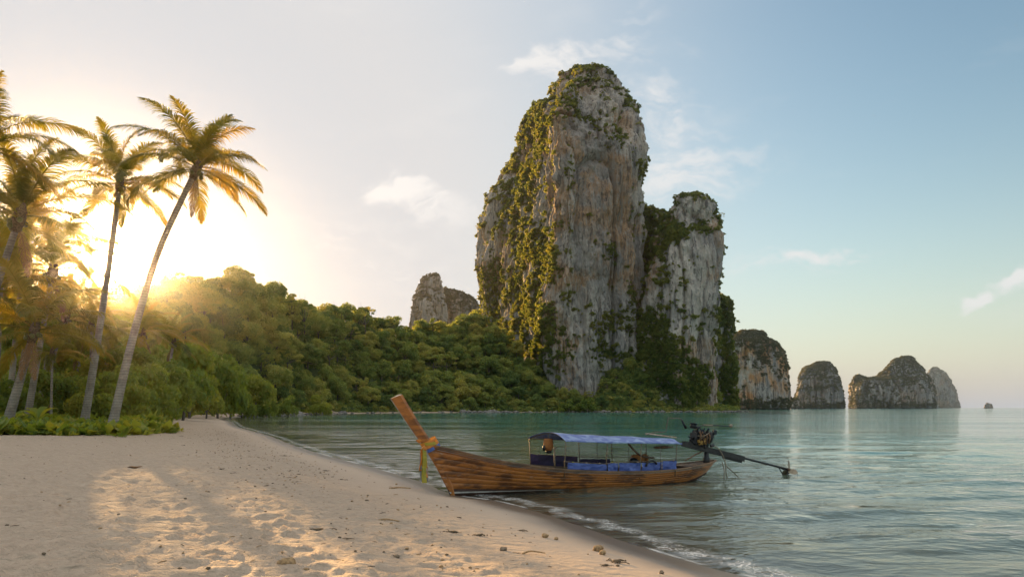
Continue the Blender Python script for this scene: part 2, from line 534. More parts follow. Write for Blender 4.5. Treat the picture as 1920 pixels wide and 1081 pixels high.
def water_mat():
    m, w = newmat('sea_water')
    pos = w.n('ShaderNodeNewGeometry').outputs['Position']
    d = w.n('ShaderNodeAttribute', attribute_name='shore').outputs['Fac']
    dep = w.math('MAXIMUM', w.math('MULTIPLY', d, -1.0), 0.0)
    # ripples: wind chop over a longer swell, crests roughly along X
    p1 = w.mapping(pos, (0.55, 1.0, 1.0), rot=(0, 0, R(-14)))
    p2 = w.mapping(pos, (0.7, 1.0, 1.0), rot=(0, 0, R(24)))
    a = w.noise(p1, 1.1, 3, 0.5, 0.3)
    b_ = w.noise(p2, 3.2, 3, 0.55, 0.4)
    c = w.noise(p1, 9.0, 3, 0.55)
    swell = w.noise(w.mapping(pos, (0.35, 1.0, 1.0), rot=(0, 0, R(-8))), 0.28, 2, 0.5)
    patch = w.noise(w.mapping(pos, (0.25, 1.0, 1.0)), 0.05, 3, 0.55)
    calm = w.smooth(patch, 0.36, 0.62)
    amp = w.math('ADD', 0.35, w.math('MULTIPLY', calm, 0.65))
    h = w.math('ADD', w.math('MULTIPLY', a, 0.19), w.math('MULTIPLY', b_, 0.065))
    h = w.math('ADD', h, w.math('MULTIPLY', c, 0.009))
    h = w.math('MULTIPLY', h, amp)
    h = w.math('ADD', h, w.math('MULTIPLY', swell, 0.3))
    bp = w.n('ShaderNodeBump', {'Strength': 0.75, 'Distance': 1.0, 'Height': h}).outputs[0]
    deepc = w.mix(w.smooth(dep, 3.0, 40.0), (0.15, 0.18, 0.13), (0.04, 0.18, 0.15))
    deepc = w.mix(w.smooth(dep, 80.0, 350.0), deepc, (0.045, 0.16, 0.2))
    body = w.n('ShaderNodeBsdfDiffuse', {'Color': deepc, 'Normal': bp})
    tr = w.n('ShaderNodeBsdfTransparent', {'Color': (0.86, 0.93, 0.88, 1)})
    murk = w.math('SUBTRACT', 1.0, w.math('EXPONENT', w.math('MULTIPLY', dep, -0.17)))
    under = w.n('ShaderNodeMixShader', {0: murk, 1: tr.outputs[0], 2: body.outputs[0]})
    gl = w.n('ShaderNodeBsdfGlossy', {'Color': (1, 1, 1, 1), 'Roughness': 0.045, 'Normal': bp})
    fr = w.n('ShaderNodeFresnel', {'IOR': 1.33, 'Normal': bp}).outputs[0]
    surf = w.n('ShaderNodeMixShader', {0: fr, 1: under.outputs[0], 2: gl.outputs[0]})
    # foam: a bubbly band where the wavelet breaks, and a thin lip at the very edge
    fn = w.noise(pos, 2.2, 5, 0.65)
    wob = w.math('ADD', dep, w.math('MULTIPLY', w.math('SUBTRACT', w.noise(pos, 0.7, 3, 0.6), 0.5), 1.5))
    band = w.math('MULTIPLY', w.smooth(wob, 0.22, 0.5), w.smooth(wob, 0.95, 0.6))
    vor = w.n('ShaderNodeTexVoronoi', {'Vector': pos, 'Scale': 11.0}, feature='DISTANCE_TO_EDGE').outputs['Distance']
    lace = w.smooth(vor, 0.12, 0.02)
    fo = w.math('MULTIPLY', band, w.math('MULTIPLY', w.smooth(fn, 0.36, 0.58), w.math('ADD', w.math('MULTIPLY', lace, 0.7), 0.1)))
    lip = w.math('MULTIPLY', w.smooth(dep, 0.0, 0.05), w.smooth(dep, 0.16, 0.07))
    lip = w.math('MULTIPLY', lip, w.smooth(w.noise(pos, 0.35, 3, 0.6), 0.5, 0.62))
    fo = w.math('MAXIMUM', fo, w.math('MULTIPLY', lip, 0.7))
    foam = w.n('ShaderNodeBsdfDiffuse', {'Color': (0.75, 0.75, 0.72, 1)})
    allm = w.n('ShaderNodeMixShader', {0: fo, 1: surf.outputs[0], 2: foam.outputs[0]})
    finish(w, allm.outputs[0])
    return m


M['water'] = water_mat()

# ------------------------------------------------------------------ shoreline and ground
SHORE = [(3000, -900), (300, -120), (60, -22), (22, -3), (9.5, 5.2), (5.6, 8.2), (3.6, 10.5), (2.45, 12.6), (1.22, 15.7), (-.29, 18.7), (-1.75, 20.4),
         (-4.0, 25.6), (-10.8, 38.3), (-17, 51), (-23, 64), (-37, 92), (-50, 122), (-61, 145), (-69, 168), (-74, 186), (-77, 206), (-74, 228), (-70, 248),
         (-66, 268), (-60, 290), (-50, 308), (-38, 322), (-24, 335), (0, 347), (20, 352), (40, 358), (60, 357), (85, 362), (104, 366), (118, 374),
         (132, 392), (142, 420), (146, 460), (148, 520), (120, 640), (60, 800), (0, 1100), (-400, 1500), (-3000, 2200)]


def catmull(pts, n):
    pts = np.asarray(pts, float)
    out = []
    for i in range(len(pts) - 1):
        p0, p1, p2, p3 = pts[max(i - 1, 0)], pts[i], pts[i + 1], pts[min(i + 2, len(pts) - 1)]
        t = np.linspace(0, 1, n, endpoint=False)[:, None]
        out.append(0.5 * ((2 * p1) + (-p0 + p2) * t + (2 * p0 - 5 * p1 + 4 * p2 - p3) * t ** 2 + (-p0 + 3 * p1 - 3 * p2 + p3) * t ** 3))
    out.append(pts[-1:])
    return np.concatenate(out)


SH = catmull(SHORE, 5)
POLY = np.concatenate([SH, [[-4000, 2200], [-4000, -3000], [3000, -3000]]])


def seg_dist(x, y, pts, chunk=20000):
    out = np.empty(len(x))
    a = pts[:-1]; b = pts[1:]
    ab = b - a
    L = (ab ** 2).sum(1) + 1e-9
    for s in range(0, len(x), chunk):
        px = x[s:s + chunk, None]; py = y[s:s + chunk, None]
        t = np.clip(((px - a[:, 0]) * ab[:, 0] + (py - a[:, 1]) * ab[:, 1]) / L, 0, 1)
        dx = px - a[:, 0] - t * ab[:, 0]; dy = py - a[:, 1] - t * ab[:, 1]
        out[s:s + chunk] = np.sqrt((dx * dx + dy * dy).min(1))
    return out


def inside(x, y, poly):
    c = np.zeros(len(x), bool)
    n = len(poly)
    for i in range(n):
        x0, y0 = poly[i]; x1, y1 = poly[(i + 1) % n]
        if y0 == y1: continue
        m = (y0 > y) != (y1 > y)
        c ^= m & (x < (x1 - x0) * (y - y0) / (y1 - y0) + x0)
    return c


def shore_d(x, y):
    x = np.asarray(x, float).ravel(); y = np.asarray(y, float).ravel()
    d = seg_dist(x, y, SH)
    return np.where(inside(x, y, POLY), d, -d)


# edge of the undergrowth behind the beach
VEG = [(-400, -60), (-60, 20), (-42, 32), (-34, 36.5), (-27, 39), (-25.3, 43), (-26.0, 49), (-31, 58), (-38, 70), (-49, 94), (-58, 116), (-68, 140),
       (-76, 158), (-83, 180), (-88, 206), (-82, 240), (-76, 264), (-68, 292), (-56, 314), (-42, 330), (-26, 341), (0, 350), (20, 354.5), (40, 360), (60, 360), (85, 364), (104, 368),
       (116, 377), (129, 394), (139, 420), (143, 460), (144, 520), (110, 650), (0, 900), (-400, 1400), (-3000, 2100)]
VEGC = catmull(VEG, 4)
VPOLY = np.concatenate([VEGC, [[-4000, 2100], [-4000, -60]]])


def veg_d(x, y):
    x = np.asarray(x, float).ravel(); y = np.asarray(y, float).ravel()
    d = seg_dist(x, y, VEGC)
    return np.where(inside(x, y, VPOLY), d, -d)


# ridge of the jungle hill: photo column -> crown-top row, foot distance, ridge distance
RP = np.array([-600, -200, 0, 200, 300, 370, 450, 520, 575, 640, 700, 740, 800, 860, 895, 950, 1000, 1060, 1110, 1150, 1200, 1250, 1300, 1350, 1390, 1500])
RTOP = np.array([520, 530, 542, 556, 526, 515, 510, 540, 578, 570, 585, 602, 604, 596, 580, 610, 668, 700, 722, 670, 640, 682, 722, 745, 760, 763])
RFOOT = np.array([60, 80, 100, 115, 150, 178, 200, 226, 248, 276, 300, 312, 328, 342, 350, 356, 360, 362, 364, 364, 366, 370, 374, 384, 398, 420])
RBACK = np.array([110, 120, 110, 95, 85, 82, 82, 80, 78, 76, 74, 74, 76, 78, 72, 56, 36, 24, 22, 24, 26, 24, 18, 14, 10, 10])
TREE_H = 11.0


def ridge_z(u):
    px = u * F + 960
    top = np.interp(px, RP, RTOP); foot = np.interp(px, RP, RFOOT); back = np.interp(px, RP, RBACK)
    Yr = foot + back
    zr = CH + (HOR - top) / F * Yr
    return foot, back, np.maximum(zr - np.minimum(TREE_H, zr * 0.6), 0.5)


def ground_z(x, y, d=None, vd=None, detail=True):
    x = np.asarray(x, float); y = np.asarray(y, float)
    shp = x.shape
    x = x.ravel(); y = y.ravel()
    d = shore_d(x, y) if d is None else d
    vd = veg_d(x, y) if vd is None else vd
    r = np.hypot(x, y)
    z = np.where(d > 0, 1.1 * (1 - np.exp(-np.maximum(d, 0) / 8.0)) * np.clip(1.25 - y / 400, 0.3, 1) + 0.006 * np.clip(d, 0, 40), np.maximum(d * 0.075, -3.5))
    z = z + 0.05 * fbm(x / 4.0, y / 4.0, None, 3, 0.5, 3) * np.clip(d / 4, 0, 1)
    if detail:
        k = np.clip((d - 1.5) / 5, 0, 1) * np.clip(1.4 - r / 60, 0, 1)
        # trodden, wind-softened pits and ridges
        a = vnoise(x / 0.46, y / 0.34, None, 11)
        b = vnoise(x / 0.25 + 3, y / 0.2, None, 12)
        g = vnoise(x / 1.3, y / 1.0, None, 13)
        z = z + k * (0.07 * (1 - np.abs(a)) ** 2.4 + 0.045 * (1 - np.abs(b)) ** 2.0 + 0.03 * g)
    # hill
    u = x / np.maximum(y, 1)
    foot, back, zr = ridge_z(u)
    s = (y - foot) / back
    t = np.clip(s, 0, 1)
    hill = zr * (t * t * (3 - 2 * t) * 0.5 + t * 0.5)
    hill = np.where(s > 1, zr - np.minimum((s - 1) * back * 0.12, zr * 0.7), hill)
    hill = hill * (y > 30)
    near = np.clip(vd / 12, 0, 1)
    z = np.where(vd > 0, z + hill * near, z)
    return z.reshape(shp)


def polar(nth, th0, th1, radii):
    th = np.linspace(th0, th1, nth)
    rr, tt = np.meshgrid(radii, th, indexing='ij')
    x = rr * np.sin(tt); y = rr * np.cos(tt)
    n, m = rr.shape
    i, j = np.meshgrid(np.arange(n - 1), np.arange(m - 1), indexing='ij')
    a = (i * m + j).ravel()
    return x, y, np.stack([a, a + 1, a + m + 1, a + m], 1)


def prune(v, f, keep, attrs):
    f = f[keep[f].any(1)]
    used = np.unique(f)
    mp = np.full(len(v), -1); mp[used] = np.arange(len(used))
    return v[used], mp[f], {k: a[used] for k, a in attrs.items()}


radii = np.concatenate([np.geomspace(1.2, 45, 330, endpoint=False), np.geomspace(45, 700, 170, endpoint=False), np.geomspace(700, 6200, 14)])
x, y, f = polar(560, R(-84), R(84), radii)
d = shore_d(x, y); vd = veg_d(x, y)
z = ground_z(x.ravel(), y.ravel(), d, vd)
veg = np.clip(vd / 1.5 + 0.4 * fbm(x.ravel() / 1.5, y.ravel() / 1.5, None, 3, 0.5, 5), 0, 1)
v = np.stack([x.ravel(), y.ravel(), z], 1)
v, f, at = prune(v, f, (d > -90), {'shore': d, 'veg': veg})
g = obj('beach', mesh_np('beach', v, f, M['sand'], True, at))
tag(g, kind='structure')
# the seabed and the land behind the camera
x, y, f = polar(60, R(84), R(276), np.geomspace(1.2, 6000, 60))
d = shore_d(x, y); vd = veg_d(x, y)
z = ground_z(x.ravel(), y.ravel(), d, vd, False)
g = obj('ground', mesh_np('ground', np.stack([x.ravel(), y.ravel(), z], 1), f, M['sand'], True, {'shore': d, 'veg': np.clip(vd, 0, 1)}))
tag(g, kind='structure')
mb = MB(); mb.box((0, 0, -3.9), (12400, 12400, 0.2))
tag(mb.build('seabed', M['sand']), kind='structure')
mb = MB(); mb.tube([(0, 0, 0.0), (0, 0, 0.9)], [1.25, 1.25], 24)

# ------------------------------------------------------------------ sea
radii = np.concatenate([np.geomspace(4, 90, 420, endpoint=False), np.geomspace(90, 6100, 120)])
x, y, f = polar(520, R(-84), R(100), radii)
d = shore_d(x, y)
xf, yf = x.ravel(), y.ravel()
r = np.hypot(xf, yf)
fade = np.clip(1.3 - r / 70, 0, 1) * np.clip(-d / 5, 0.12, 1)
ca, sa = math.cos(R(-10)), math.sin(R(-10))
xr, yr = xf * ca - yf * sa, xf * sa + yf * ca
wz = 0.075 * fbm(xr / 5.2, yr / 1.7, None, 3, 0.5, 21) + 0.02 * (1 - np.abs(vnoise(xr / 2.2, yr / 0.75, None, 22))) ** 2
z = 0.0 + wz * fade + 0.012 * np.exp(-((-d - 0.55) / 0.3) ** 2) * (d < 0)
v = np.stack([xf, yf, z], 1)
v, f, at = prune(v, f, (d < 0.8), {'shore': d})
tag(obj('sea', mesh_np('sea', v, f, M['water'], True, at)), kind='structure')


# ------------------------------------------------------------------ limestone towers
def prof(pairs):
    """[(py, px)...] -> function px(py)"""
    a = np.array(sorted(pairs), float)
    return lambda py: np.interp(py, a[:, 0], a[:, 1])


def tower_mesh(name, ctrl, py0, py1, nlev, nth, amp, scale, mat, seed, toppow=2.0, hidden_from=None):
    """ctrl: list of (px(py), Y(py)) going round the plan; each level is a closed smooth contour"""
    t = np.linspace(0, 1, nlev)
    pys = py0 + (py1 - py0) * (1 - (1 - t) ** toppow)
    rows = []
    for py in pys:
        c = np.array([[(fx(py) - 960) / F * fy(py), fy(py), CH + (HOR - py) / F * fy(py)] for fx, fy in ctrl])
        n = len(c)
        k = np.arange(nth) * n / nth
        i = np.floor(k).astype(int); tt = (k - i)[:, None]
        p0, p1, p2, p3 = c[(i - 1) % n], c[i % n], c[(i + 1) % n], c[(i + 2) % n]
        rows.append(0.5 * ((2 * p1) + (-p0 + p2) * tt + (2 * p0 - 5 * p1 + 4 * p2 - p3) * tt ** 2 + (-p0 + 3 * p1 - 3 * p2 + p3) * tt ** 3))
    V = np.array(rows)
    # resample columns so that the camera-side gets most of them is implicit in ctrl spacing
    tan = np.roll(V, -1, 1) - np.roll(V, 1, 1)
    nrm = np.stack([tan[..., 1], -tan[..., 0], np.zeros_like(tan[..., 0])], -1)
    nrm /= np.linalg.norm(nrm, axis=-1, keepdims=True) + 1e-9
    cen = V.mean(1, keepdims=True)
    sgn = np.sign(((V - cen) * nrm).sum(-1).mean()) or 1
    nrm *= sgn
    X, Y, Z = V[..., 0] / scale, V[..., 1] / scale, V[..., 2] / scale
    wx = 3.0 * vnoise(X / 30, Y / 30, Z / 30, seed + 9)
    big = vnoise(X / 22 + seed, Y / 22, Z / 60, seed) * 1.0 + 0.5 * vnoise(X / 11, Y / 11, Z / 34, seed + 1)
    col = vnoise((X + wx) / 7.5, (Y + wx) / 7.5, Z / 55, seed + 2)
    flute = (1 - np.abs(col)) ** 2
    col2 = vnoise((X + wx) / 3.2, (Y - wx) / 3.2, Z / 30, seed + 3)
    flute2 = (1 - np.abs(col2)) ** 1.5
    ledge = vnoise(X / 26, Y / 26, Z / 9, seed + 4)
    rough = fbm(X / 2.6, Y / 2.6, Z / 5.5, 4, 0.55, seed + 5)
    cleft = np.clip(1 - np.abs(vnoise((X + wx) / 16, (Y + wx) / 16, Z / 90, seed + 7)) / 0.16, 0, 1) ** 1.5
    col0 = (1 - np.abs(vnoise((X + wx) / 15, (Y - wx) / 15, Z / 80, seed + 8))) ** 3
    D = amp * (-3.0 * col0 + 1.2 + 2.4 * big - 2.4 * flute + 0.8 - 1.3 * flute2 + 0.9 * ledge + 0.7 * rough - 3.2 * cleft)
    edge = np.clip((1 - t) / 0.05, 0, 1) ** 0.5
    V = V + nrm * (D * edge[:, None])[..., None]
    V[..., 2] += (amp * 0.9 * fbm(X / 6, Y / 6, Z / 6, 4, 0.6, seed + 6)) * np.clip(t, 0, 1)[:, None] ** 2
    cap = np.sqrt(np.clip(1 - (np.clip(t - 0.94, 0, 1) / 0.0605) ** 2, 0.0, 1))[:, None, None]
    cc_ = V.mean(1, keepdims=True)
    V = cc_ + (V - cc_) * (0.04 + 0.96 * cap)
    top = V[-1].mean(0)
    n, m = nlev, nth
    i, j = np.meshgrid(np.arange(n - 1), np.arange(m), indexing='ij')
    a = (i * m + j).ravel(); b = (i * m + (j + 1) % m).ravel()
    q = np.stack([a, b, b + m, a + m], 1)
    if sgn < 0: q = q[:, ::-1]
    vv = np.concatenate([V.reshape(-1, 3), [top]])
    last = (n - 1) * m
    k = np.arange(m)
    tr = np.stack([last + k, last + (k + 1) % m, np.full(m, n * m)], 1)
    if sgn < 0: tr = tr[:, ::-1]
    return mesh_np(name, vv, [q, tr], mat, True), vv, q


def const(v):
    return lambda py: v


def tower_ctrl(L, Rr, Yc, depth=0.8):
    """plain rounded tower between silhouettes L and Rr (px of py), centre distance Yc"""
    out = []
    for (p, q) in [(0, 0), (0.12, -0.72), (0.38, -1.0), (0.62, -1.0), (0.88, -0.72), (1, 0), (0.82, 0.8), (0.18, 0.8)]:
        def fy(py, q=q):
            hw = (Rr(py) - L(py)) / 2 / F * Yc
            return Yc + q * hw * depth
        def fx(py, p=p):
            return L(py) + (Rr(py) - L(py)) * p
        out.append((fx, fy))
    return out


CLIFFS = []   # (verts, quads) for the planting of ledges

# main tower: a wedge whose long left flank runs back towards the sun
mL = prof([(126, 1096), (132, 1068), (140, 1056), (165, 1036), (186, 1028), (197, 1004), (225, 985), (280, 966), (330, 940), (365, 920), (410, 906), (430, 896), (500, 899), (570, 904), (620, 906), (700, 900), (785, 890)])
mR = prof([(126, 1120), (130, 1140), (155, 1165), (195, 1190), (240, 1200), (300, 1208), (370, 1204), (420, 1200), (560, 1205), (785, 1225)])
mF = prof([(126, 1106), (160, 1066), (230, 1048), (330, 1058), (430, 1062), (500, 1050), (600, 1035), (785, 1040)])
kk = lambda py: float(np.clip((py - 126) / 150.0, 0, 1)) ** 0.6
YT = 425.0


def yy_(off):
    return lambda py: YT + (382 + off - YT) * kk(py)


def between(a, b, f):
    return lambda py: a(py) * (1 - f) + b(py) * f


main_ctrl = [(mF, yy_(-4)), (between(mF, mR, 0.35), yy_(2)), (between(mF, mR, 0.7), yy_(4)), (between(mF, mR, 0.93), yy_(12)), (mR, yy_(40)),
             (between(mL, mR, 0.7), yy_(120)), (between(mL, mR, 0.25), yy_(205)), (mL, yy_(178)), (between(mL, mF, 0.25), yy_(132)),
             (between(mL, mF, 0.5), yy_(86)), (between(mL, mF, 0.78), yy_(34))]
me, vv, q = tower_mesh('rock_face', main_ctrl, 786, 127, 640, 800, 1.5, 1.0, M['rock'], 4)
kt = empty('karst_tower', (30, 430, 0)); tag(kt, 'tallest grey limestone tower, its left flank golden with bushes, right face bare', 'rock tower', kind='thing')
o = obj('rock_face', me, kt); o.location = (-30, -430, 0)
CLIFFS.append(('main', vv, q))

sL = prof([(364, 1292), (372, 1272), (410, 1258), (440, 1246), (520, 1214), (600, 1206), (785, 1196)])
sR = prof([(364, 1306), (370, 1328), (388, 1342), (420, 1356), (470, 1362), (560, 1357), (640, 1350), (700, 1345), (785, 1348)])
me, vv, q = tower_mesh('rock_face', tower_ctrl(sL, sR, 395, 0.85), 786, 365, 420, 520, 1.25, 1.0, M['rock'], 31)
k2 = empty('karst_tower', (100, 400, 0)); tag(k2, 'shorter limestone tower joined to the right side of the tallest one', 'rock tower', kind='thing')
o = obj('rock_face', me, k2); o.location = (-100, -400, 0)
CLIFFS.append(('second', vv, q))

# buttress behind, and the shoulder that fills the gully between the towers
bL = prof([(560, 1330), (785, 1320)])
bR = prof([(558, 1352), (565, 1362), (600, 1374), (640, 1381), (700, 1385), (785, 1388)])
me, vv, q = tower_mesh('rock_face', tower_ctrl(bL, bR, 425, 0.8), 786, 558, 200, 240, 0.9, 1.0, M['rock_orange'], 51)
k3 = empty('karst_buttress', (128, 425, 0)); tag(k3, 'low tree-topped rock buttress behind the right foot of the shorter tower', 'rock buttress', kind='thing')
o = obj('rock_face', me, k3); o.location = (-128, -425, 0)
CLIFFS.append(('buttress', vv, q))

gL = prof([(388, 1188), (785, 1150)])
gR = prof([(384, 1212), (400, 1240), (430, 1262), (785, 1290)])
me, vv, q = tower_mesh('rock_face', tower_ctrl(gL, gR, 432, 0.5), 786, 386, 220, 260, 1.0, 1.0, M['rock'], 61)
k4 = empty('karst_saddle', (78, 432, 0)); tag(k4, 'shadowy wooded rock saddle in the gully between the two tall towers', 'rock saddle', kind='thing')
o = obj('rock_face', me, k4); o.location = (-78, -432, 0)
CLIFFS.append(('saddle', vv, q))

ISL = [
    ('orange', 'broad headland with orange cliff face and wooded top, right of the tall towers', [(620, 1392), (640, 1350), (790, 1340)], [(619, 1402), (622, 1425), (640, 1455), (662, 1472), (690, 1483), (730, 1484), (790, 1482)], 780, 620, 764, M['rock_orange'], 1.3, 71),
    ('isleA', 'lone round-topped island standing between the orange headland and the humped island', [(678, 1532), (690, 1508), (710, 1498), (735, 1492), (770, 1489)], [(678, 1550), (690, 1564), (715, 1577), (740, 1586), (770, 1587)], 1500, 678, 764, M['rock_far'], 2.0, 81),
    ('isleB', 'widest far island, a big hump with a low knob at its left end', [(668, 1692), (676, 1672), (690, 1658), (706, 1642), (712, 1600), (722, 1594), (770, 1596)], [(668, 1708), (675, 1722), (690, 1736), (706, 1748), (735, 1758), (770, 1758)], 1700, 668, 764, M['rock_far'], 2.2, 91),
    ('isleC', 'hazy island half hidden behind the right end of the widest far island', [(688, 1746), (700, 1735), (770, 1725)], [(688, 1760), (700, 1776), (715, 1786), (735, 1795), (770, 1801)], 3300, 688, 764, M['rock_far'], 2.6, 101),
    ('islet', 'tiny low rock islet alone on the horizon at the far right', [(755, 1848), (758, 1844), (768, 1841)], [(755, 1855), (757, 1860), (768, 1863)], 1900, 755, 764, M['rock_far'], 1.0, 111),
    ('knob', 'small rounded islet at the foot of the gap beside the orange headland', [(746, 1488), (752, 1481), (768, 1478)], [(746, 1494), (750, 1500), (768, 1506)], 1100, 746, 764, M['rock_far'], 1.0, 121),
]
for (key, lab, Lp, Rp, Yc, ptop, pbot, mt, am, sd) in ISL:
    big = key in ('orange', 'isleA', 'isleB')
    pb = HOR + (CH + 2.4) * F / Yc
    fL, fR = prof(Lp), prof(Rp)
    me, vv, q = tower_mesh('rock_face', tower_ctrl(fL, fR, Yc, 0.7), pb, ptop, 200 if big else 90, 300 if big else 120, am, 1.6 if big else 1.4, mt, sd)
    root = empty('rock_headland' if key == 'orange' else ('rock_islet' if key in ('islet', 'knob') else 'karst_island'), (vv[:, 0].mean(), Yc, 0))
    tag(root, lab, 'headland' if key == 'orange' else ('islet' if key in ('islet', 'knob') else 'island'), None if key == 'orange' else 'limestone islands on the horizon', kind='thing')
    o = obj('rock_face', me, root); o.location = -root.location
    CLIFFS.append((key, vv, q))
# knob at the left end of the widest island
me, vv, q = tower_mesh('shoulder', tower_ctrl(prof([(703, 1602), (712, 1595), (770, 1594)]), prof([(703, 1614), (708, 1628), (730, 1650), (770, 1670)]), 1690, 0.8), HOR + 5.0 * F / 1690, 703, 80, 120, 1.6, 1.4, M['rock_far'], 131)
rb = [o for o in COL.objects if o.get('label', '').startswith('widest far')][0]
o = obj('shoulder', me, rb); o.location = -rb.location
CLIFFS.append(('isleB2', vv, q))

# distant peak behind the jungle
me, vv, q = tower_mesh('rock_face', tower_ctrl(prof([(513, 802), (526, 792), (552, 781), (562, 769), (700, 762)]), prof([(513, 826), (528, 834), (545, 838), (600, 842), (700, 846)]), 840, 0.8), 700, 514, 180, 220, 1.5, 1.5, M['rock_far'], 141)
pk = empty('distant_peak', (-100, 840, 0)); tag(pk, 'distant grey rock peak rising behind the jungle left of the tall towers', 'rock peak', kind='thing')
o = obj('rock_face', me, pk); o.location = -pk.location
CLIFFS.append(('peak', vv, q))
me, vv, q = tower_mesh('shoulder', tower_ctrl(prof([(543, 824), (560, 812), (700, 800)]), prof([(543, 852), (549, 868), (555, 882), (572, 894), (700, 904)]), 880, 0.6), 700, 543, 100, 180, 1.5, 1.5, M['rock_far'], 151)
o = obj('shoulder', me, pk); o.location = -pk.location
CLIFFS.append(('peak2', vv, q))


# ------------------------------------------------------------------ foliage
def rand_unit(n, g):
    v = g.normal(size=(n, 3))
    return v / np.linalg.norm(v, axis=1)[:, None]


def leaf_quads(c, outd, size, g, aspect=0.5):
    """kite-shaped folded leaves at centres c facing roughly outd"""
    n = len(c)
    nr = outd * 0.8 + rand_unit(n, g) * 0.8
    nr /= np.linalg.norm(nr, axis=1)[:, None]
    t = np.cross(nr, rand_unit(n, g)); t /= np.linalg.norm(t, axis=1)[:, None] + 1e-9
    b = np.cross(nr, t)
    s = (size * g.uniform(0.6, 1.3, n))[:, None]
    v = np.stack([c - t * s * 0.6, c + b * s * aspect + nr * s * 0.12, c + t * s * 0.6, c - b * s * aspect + nr * s * 0.12], 1).reshape(-1, 3)
    q = np.arange(4 * n).reshape(-1, 4)
    return v, q


def crown_mesh(name, mat, R0=6.0, H=5.0, clumps=18, leaves=2600, size=0.55, seed=0, open_=0.0, flat=0.7):
    g = np.random.default_rng(seed)
    # clump centres over an uneven dome
    k = g.uniform(0, 2 * np.pi, clumps)
    e = np.arccos(g.uniform(-0.45 if open_ < 0.5 else -0.15, 1, clumps))
    rr = g.uniform(0.45, 0.85, clumps) if open_ < 0.5 else g.uniform(0.55, 1.0, clumps)
    cc = np.stack([np.sin(e) * np.cos(k) * R0 * rr, np.sin(e) * np.sin(k) * R0 * rr, np.cos(e) * H * rr], 1)
    rc = R0 * g.uniform(0.17, 0.36, clumps) * (1.2 if clumps < 25 else 1) * (0.62 if open_ > 0.5 else 1)
    w = rc ** 2; w /= w.sum()
    idx = g.choice(clumps, leaves, p=w)
    dr = rand_unit(leaves, g); dr[:, 2] = dr[:, 2] * 0.75 + 0.25
    dr /= np.linalg.norm(dr, axis=1)[:, None]
    pos = cc[idx] + dr * (rc[idx] * (0.55 + 0.5 * g.random(leaves) ** 0.5))[:, None] * np.array([1, 1, flat])
    v, q = leaf_quads(pos, dr, size, g)
    return mesh_np(name, v, q, mat, True), cc, rc


def trunk_mesh(name, cc, h, mat, seed, r=0.35):
    g = np.random.default_rng(seed)
    mb = MB()
    lean = g.uniform(-0.8, 0.8, 2)
    base = np.array([0, 0, -h - 1.0]); mid = np.array([lean[0] * .4, lean[1] * .4, -h * 0.4]); top = np.array([0, 0, 0.3])
    pts = catmull([base, mid, top], 4)
    mb.tube(pts, np.linspace(r, r * 0.5, len(pts)), 6)
    for c in cc[:7]:
        a = pts[int(len(pts) * 0.6)]
        m1 = a * 0.45 + c * 0.55 + np.array([0, 0, -0.6])
        mb.tube(catmull([a, m1, c], 3), np.linspace(r * 0.42, r * 0.12, 7), 4)
    return mb.mesh(name, mat, True)


CROWNS = []
for k in range(6):
    me, cc, rc = crown_mesh('crown', M['jungle'], 6.2, 6.6, [40, 46, 36, 44, 50, 38][k], 5200, 0.5, 100 + k, 0.0, 0.8)
    CROWNS.append((me, trunk_mesh('trunk', cc, 7.0, M['bark'], k)))
OPENC = []
for k in range(3):
    me, cc, rc = crown_mesh('crown', M['jungle'], 6.0, 5.0, 15, 1900, 0.42, 200 + k, 1.0, 0.5)
    OPENC.append((me, trunk_mesh('trunk', cc, 8.0, M['bark'], 10 + k, 0.3)))


def tree(name, pos, s, lab, cat='tree', group=None, kind='dense', sz=1.0, rz=None, var=None):
    root = empty(name, pos, random.uniform(0, 6.28) if rz is None else rz)
    tag(root, lab, cat, group)
    lib = CROWNS if kind == 'dense' else OPENC
    c, t = lib[var if var is not None else random.randrange(len(lib))]
    hgt = (7.0 if kind == 'dense' else 8.0) * s * sz
    o = obj('crown', c, root, (0, 0, hgt), scale=(s, s, s * random.uniform(0.85, 1.15)))
    o = obj('trunk', t, root, (0, 0, hgt), scale=(s, s, s * sz))
    return root


# jungle on the hillside
jrng = np.random.default_rng(5)
pts = []
row_s = 0.0
for row in range(13):
    px = -60.0
    while px < 1345:
        u = (px - 960) / F
        foot, back, zr = ridge_z(np.array([u]))
        nrow = max(2, int(round(back[0] / 6.6)))
        step = 8.6
        if row < nrow:
            s_ = row / (nrow - 1)
            Y = foot[0] + back[0] * s_ + jrng.uniform(-2.0, 2.0) + 3.0
            pts.append([px, s_, u * Y, Y])
            px += step / Y * F * jrng.uniform(0.8, 1.2)
        else:
            px += 30
X = np.array([p[2] for p in pts]); Y = np.array([p[3] for p in pts])
vdd = veg_d(X, Y)
zz = ground_z(X, Y, None, None, False)
MARKS = [(20, 'behind the left-edge palms'), (120, 'behind the straight tall palm'), (215, 'below the low sun'), (300, 'just right of the leaning palm'), (352, 'below the wide orange-lit skyline tree'), (405, 'left of the highest skyline tree'), (452, 'below the highest skyline tree'), (505, 'below the airy layered tree'),
         (560, 'below the step in the skyline'), (641, 'below the domed golden skyline tree'), (700, 'below the flat-topped dark tree'), (755, 'below the skyline dip, above the boat stem'), (820, 'in front of the distant peak'),
         (880, 'left of the tallest tower'), (945, 'under the left flank of the tallest tower'), (1010, 'under the lit edge of the tallest tower'), (1075, 'under the middle of the tallest tower'),
         (1150, 'in the gully mouth between towers'), (1220, 'at the left foot of the shorter tower'), (1300, 'at the right foot of the shorter tower')]
cells = {}
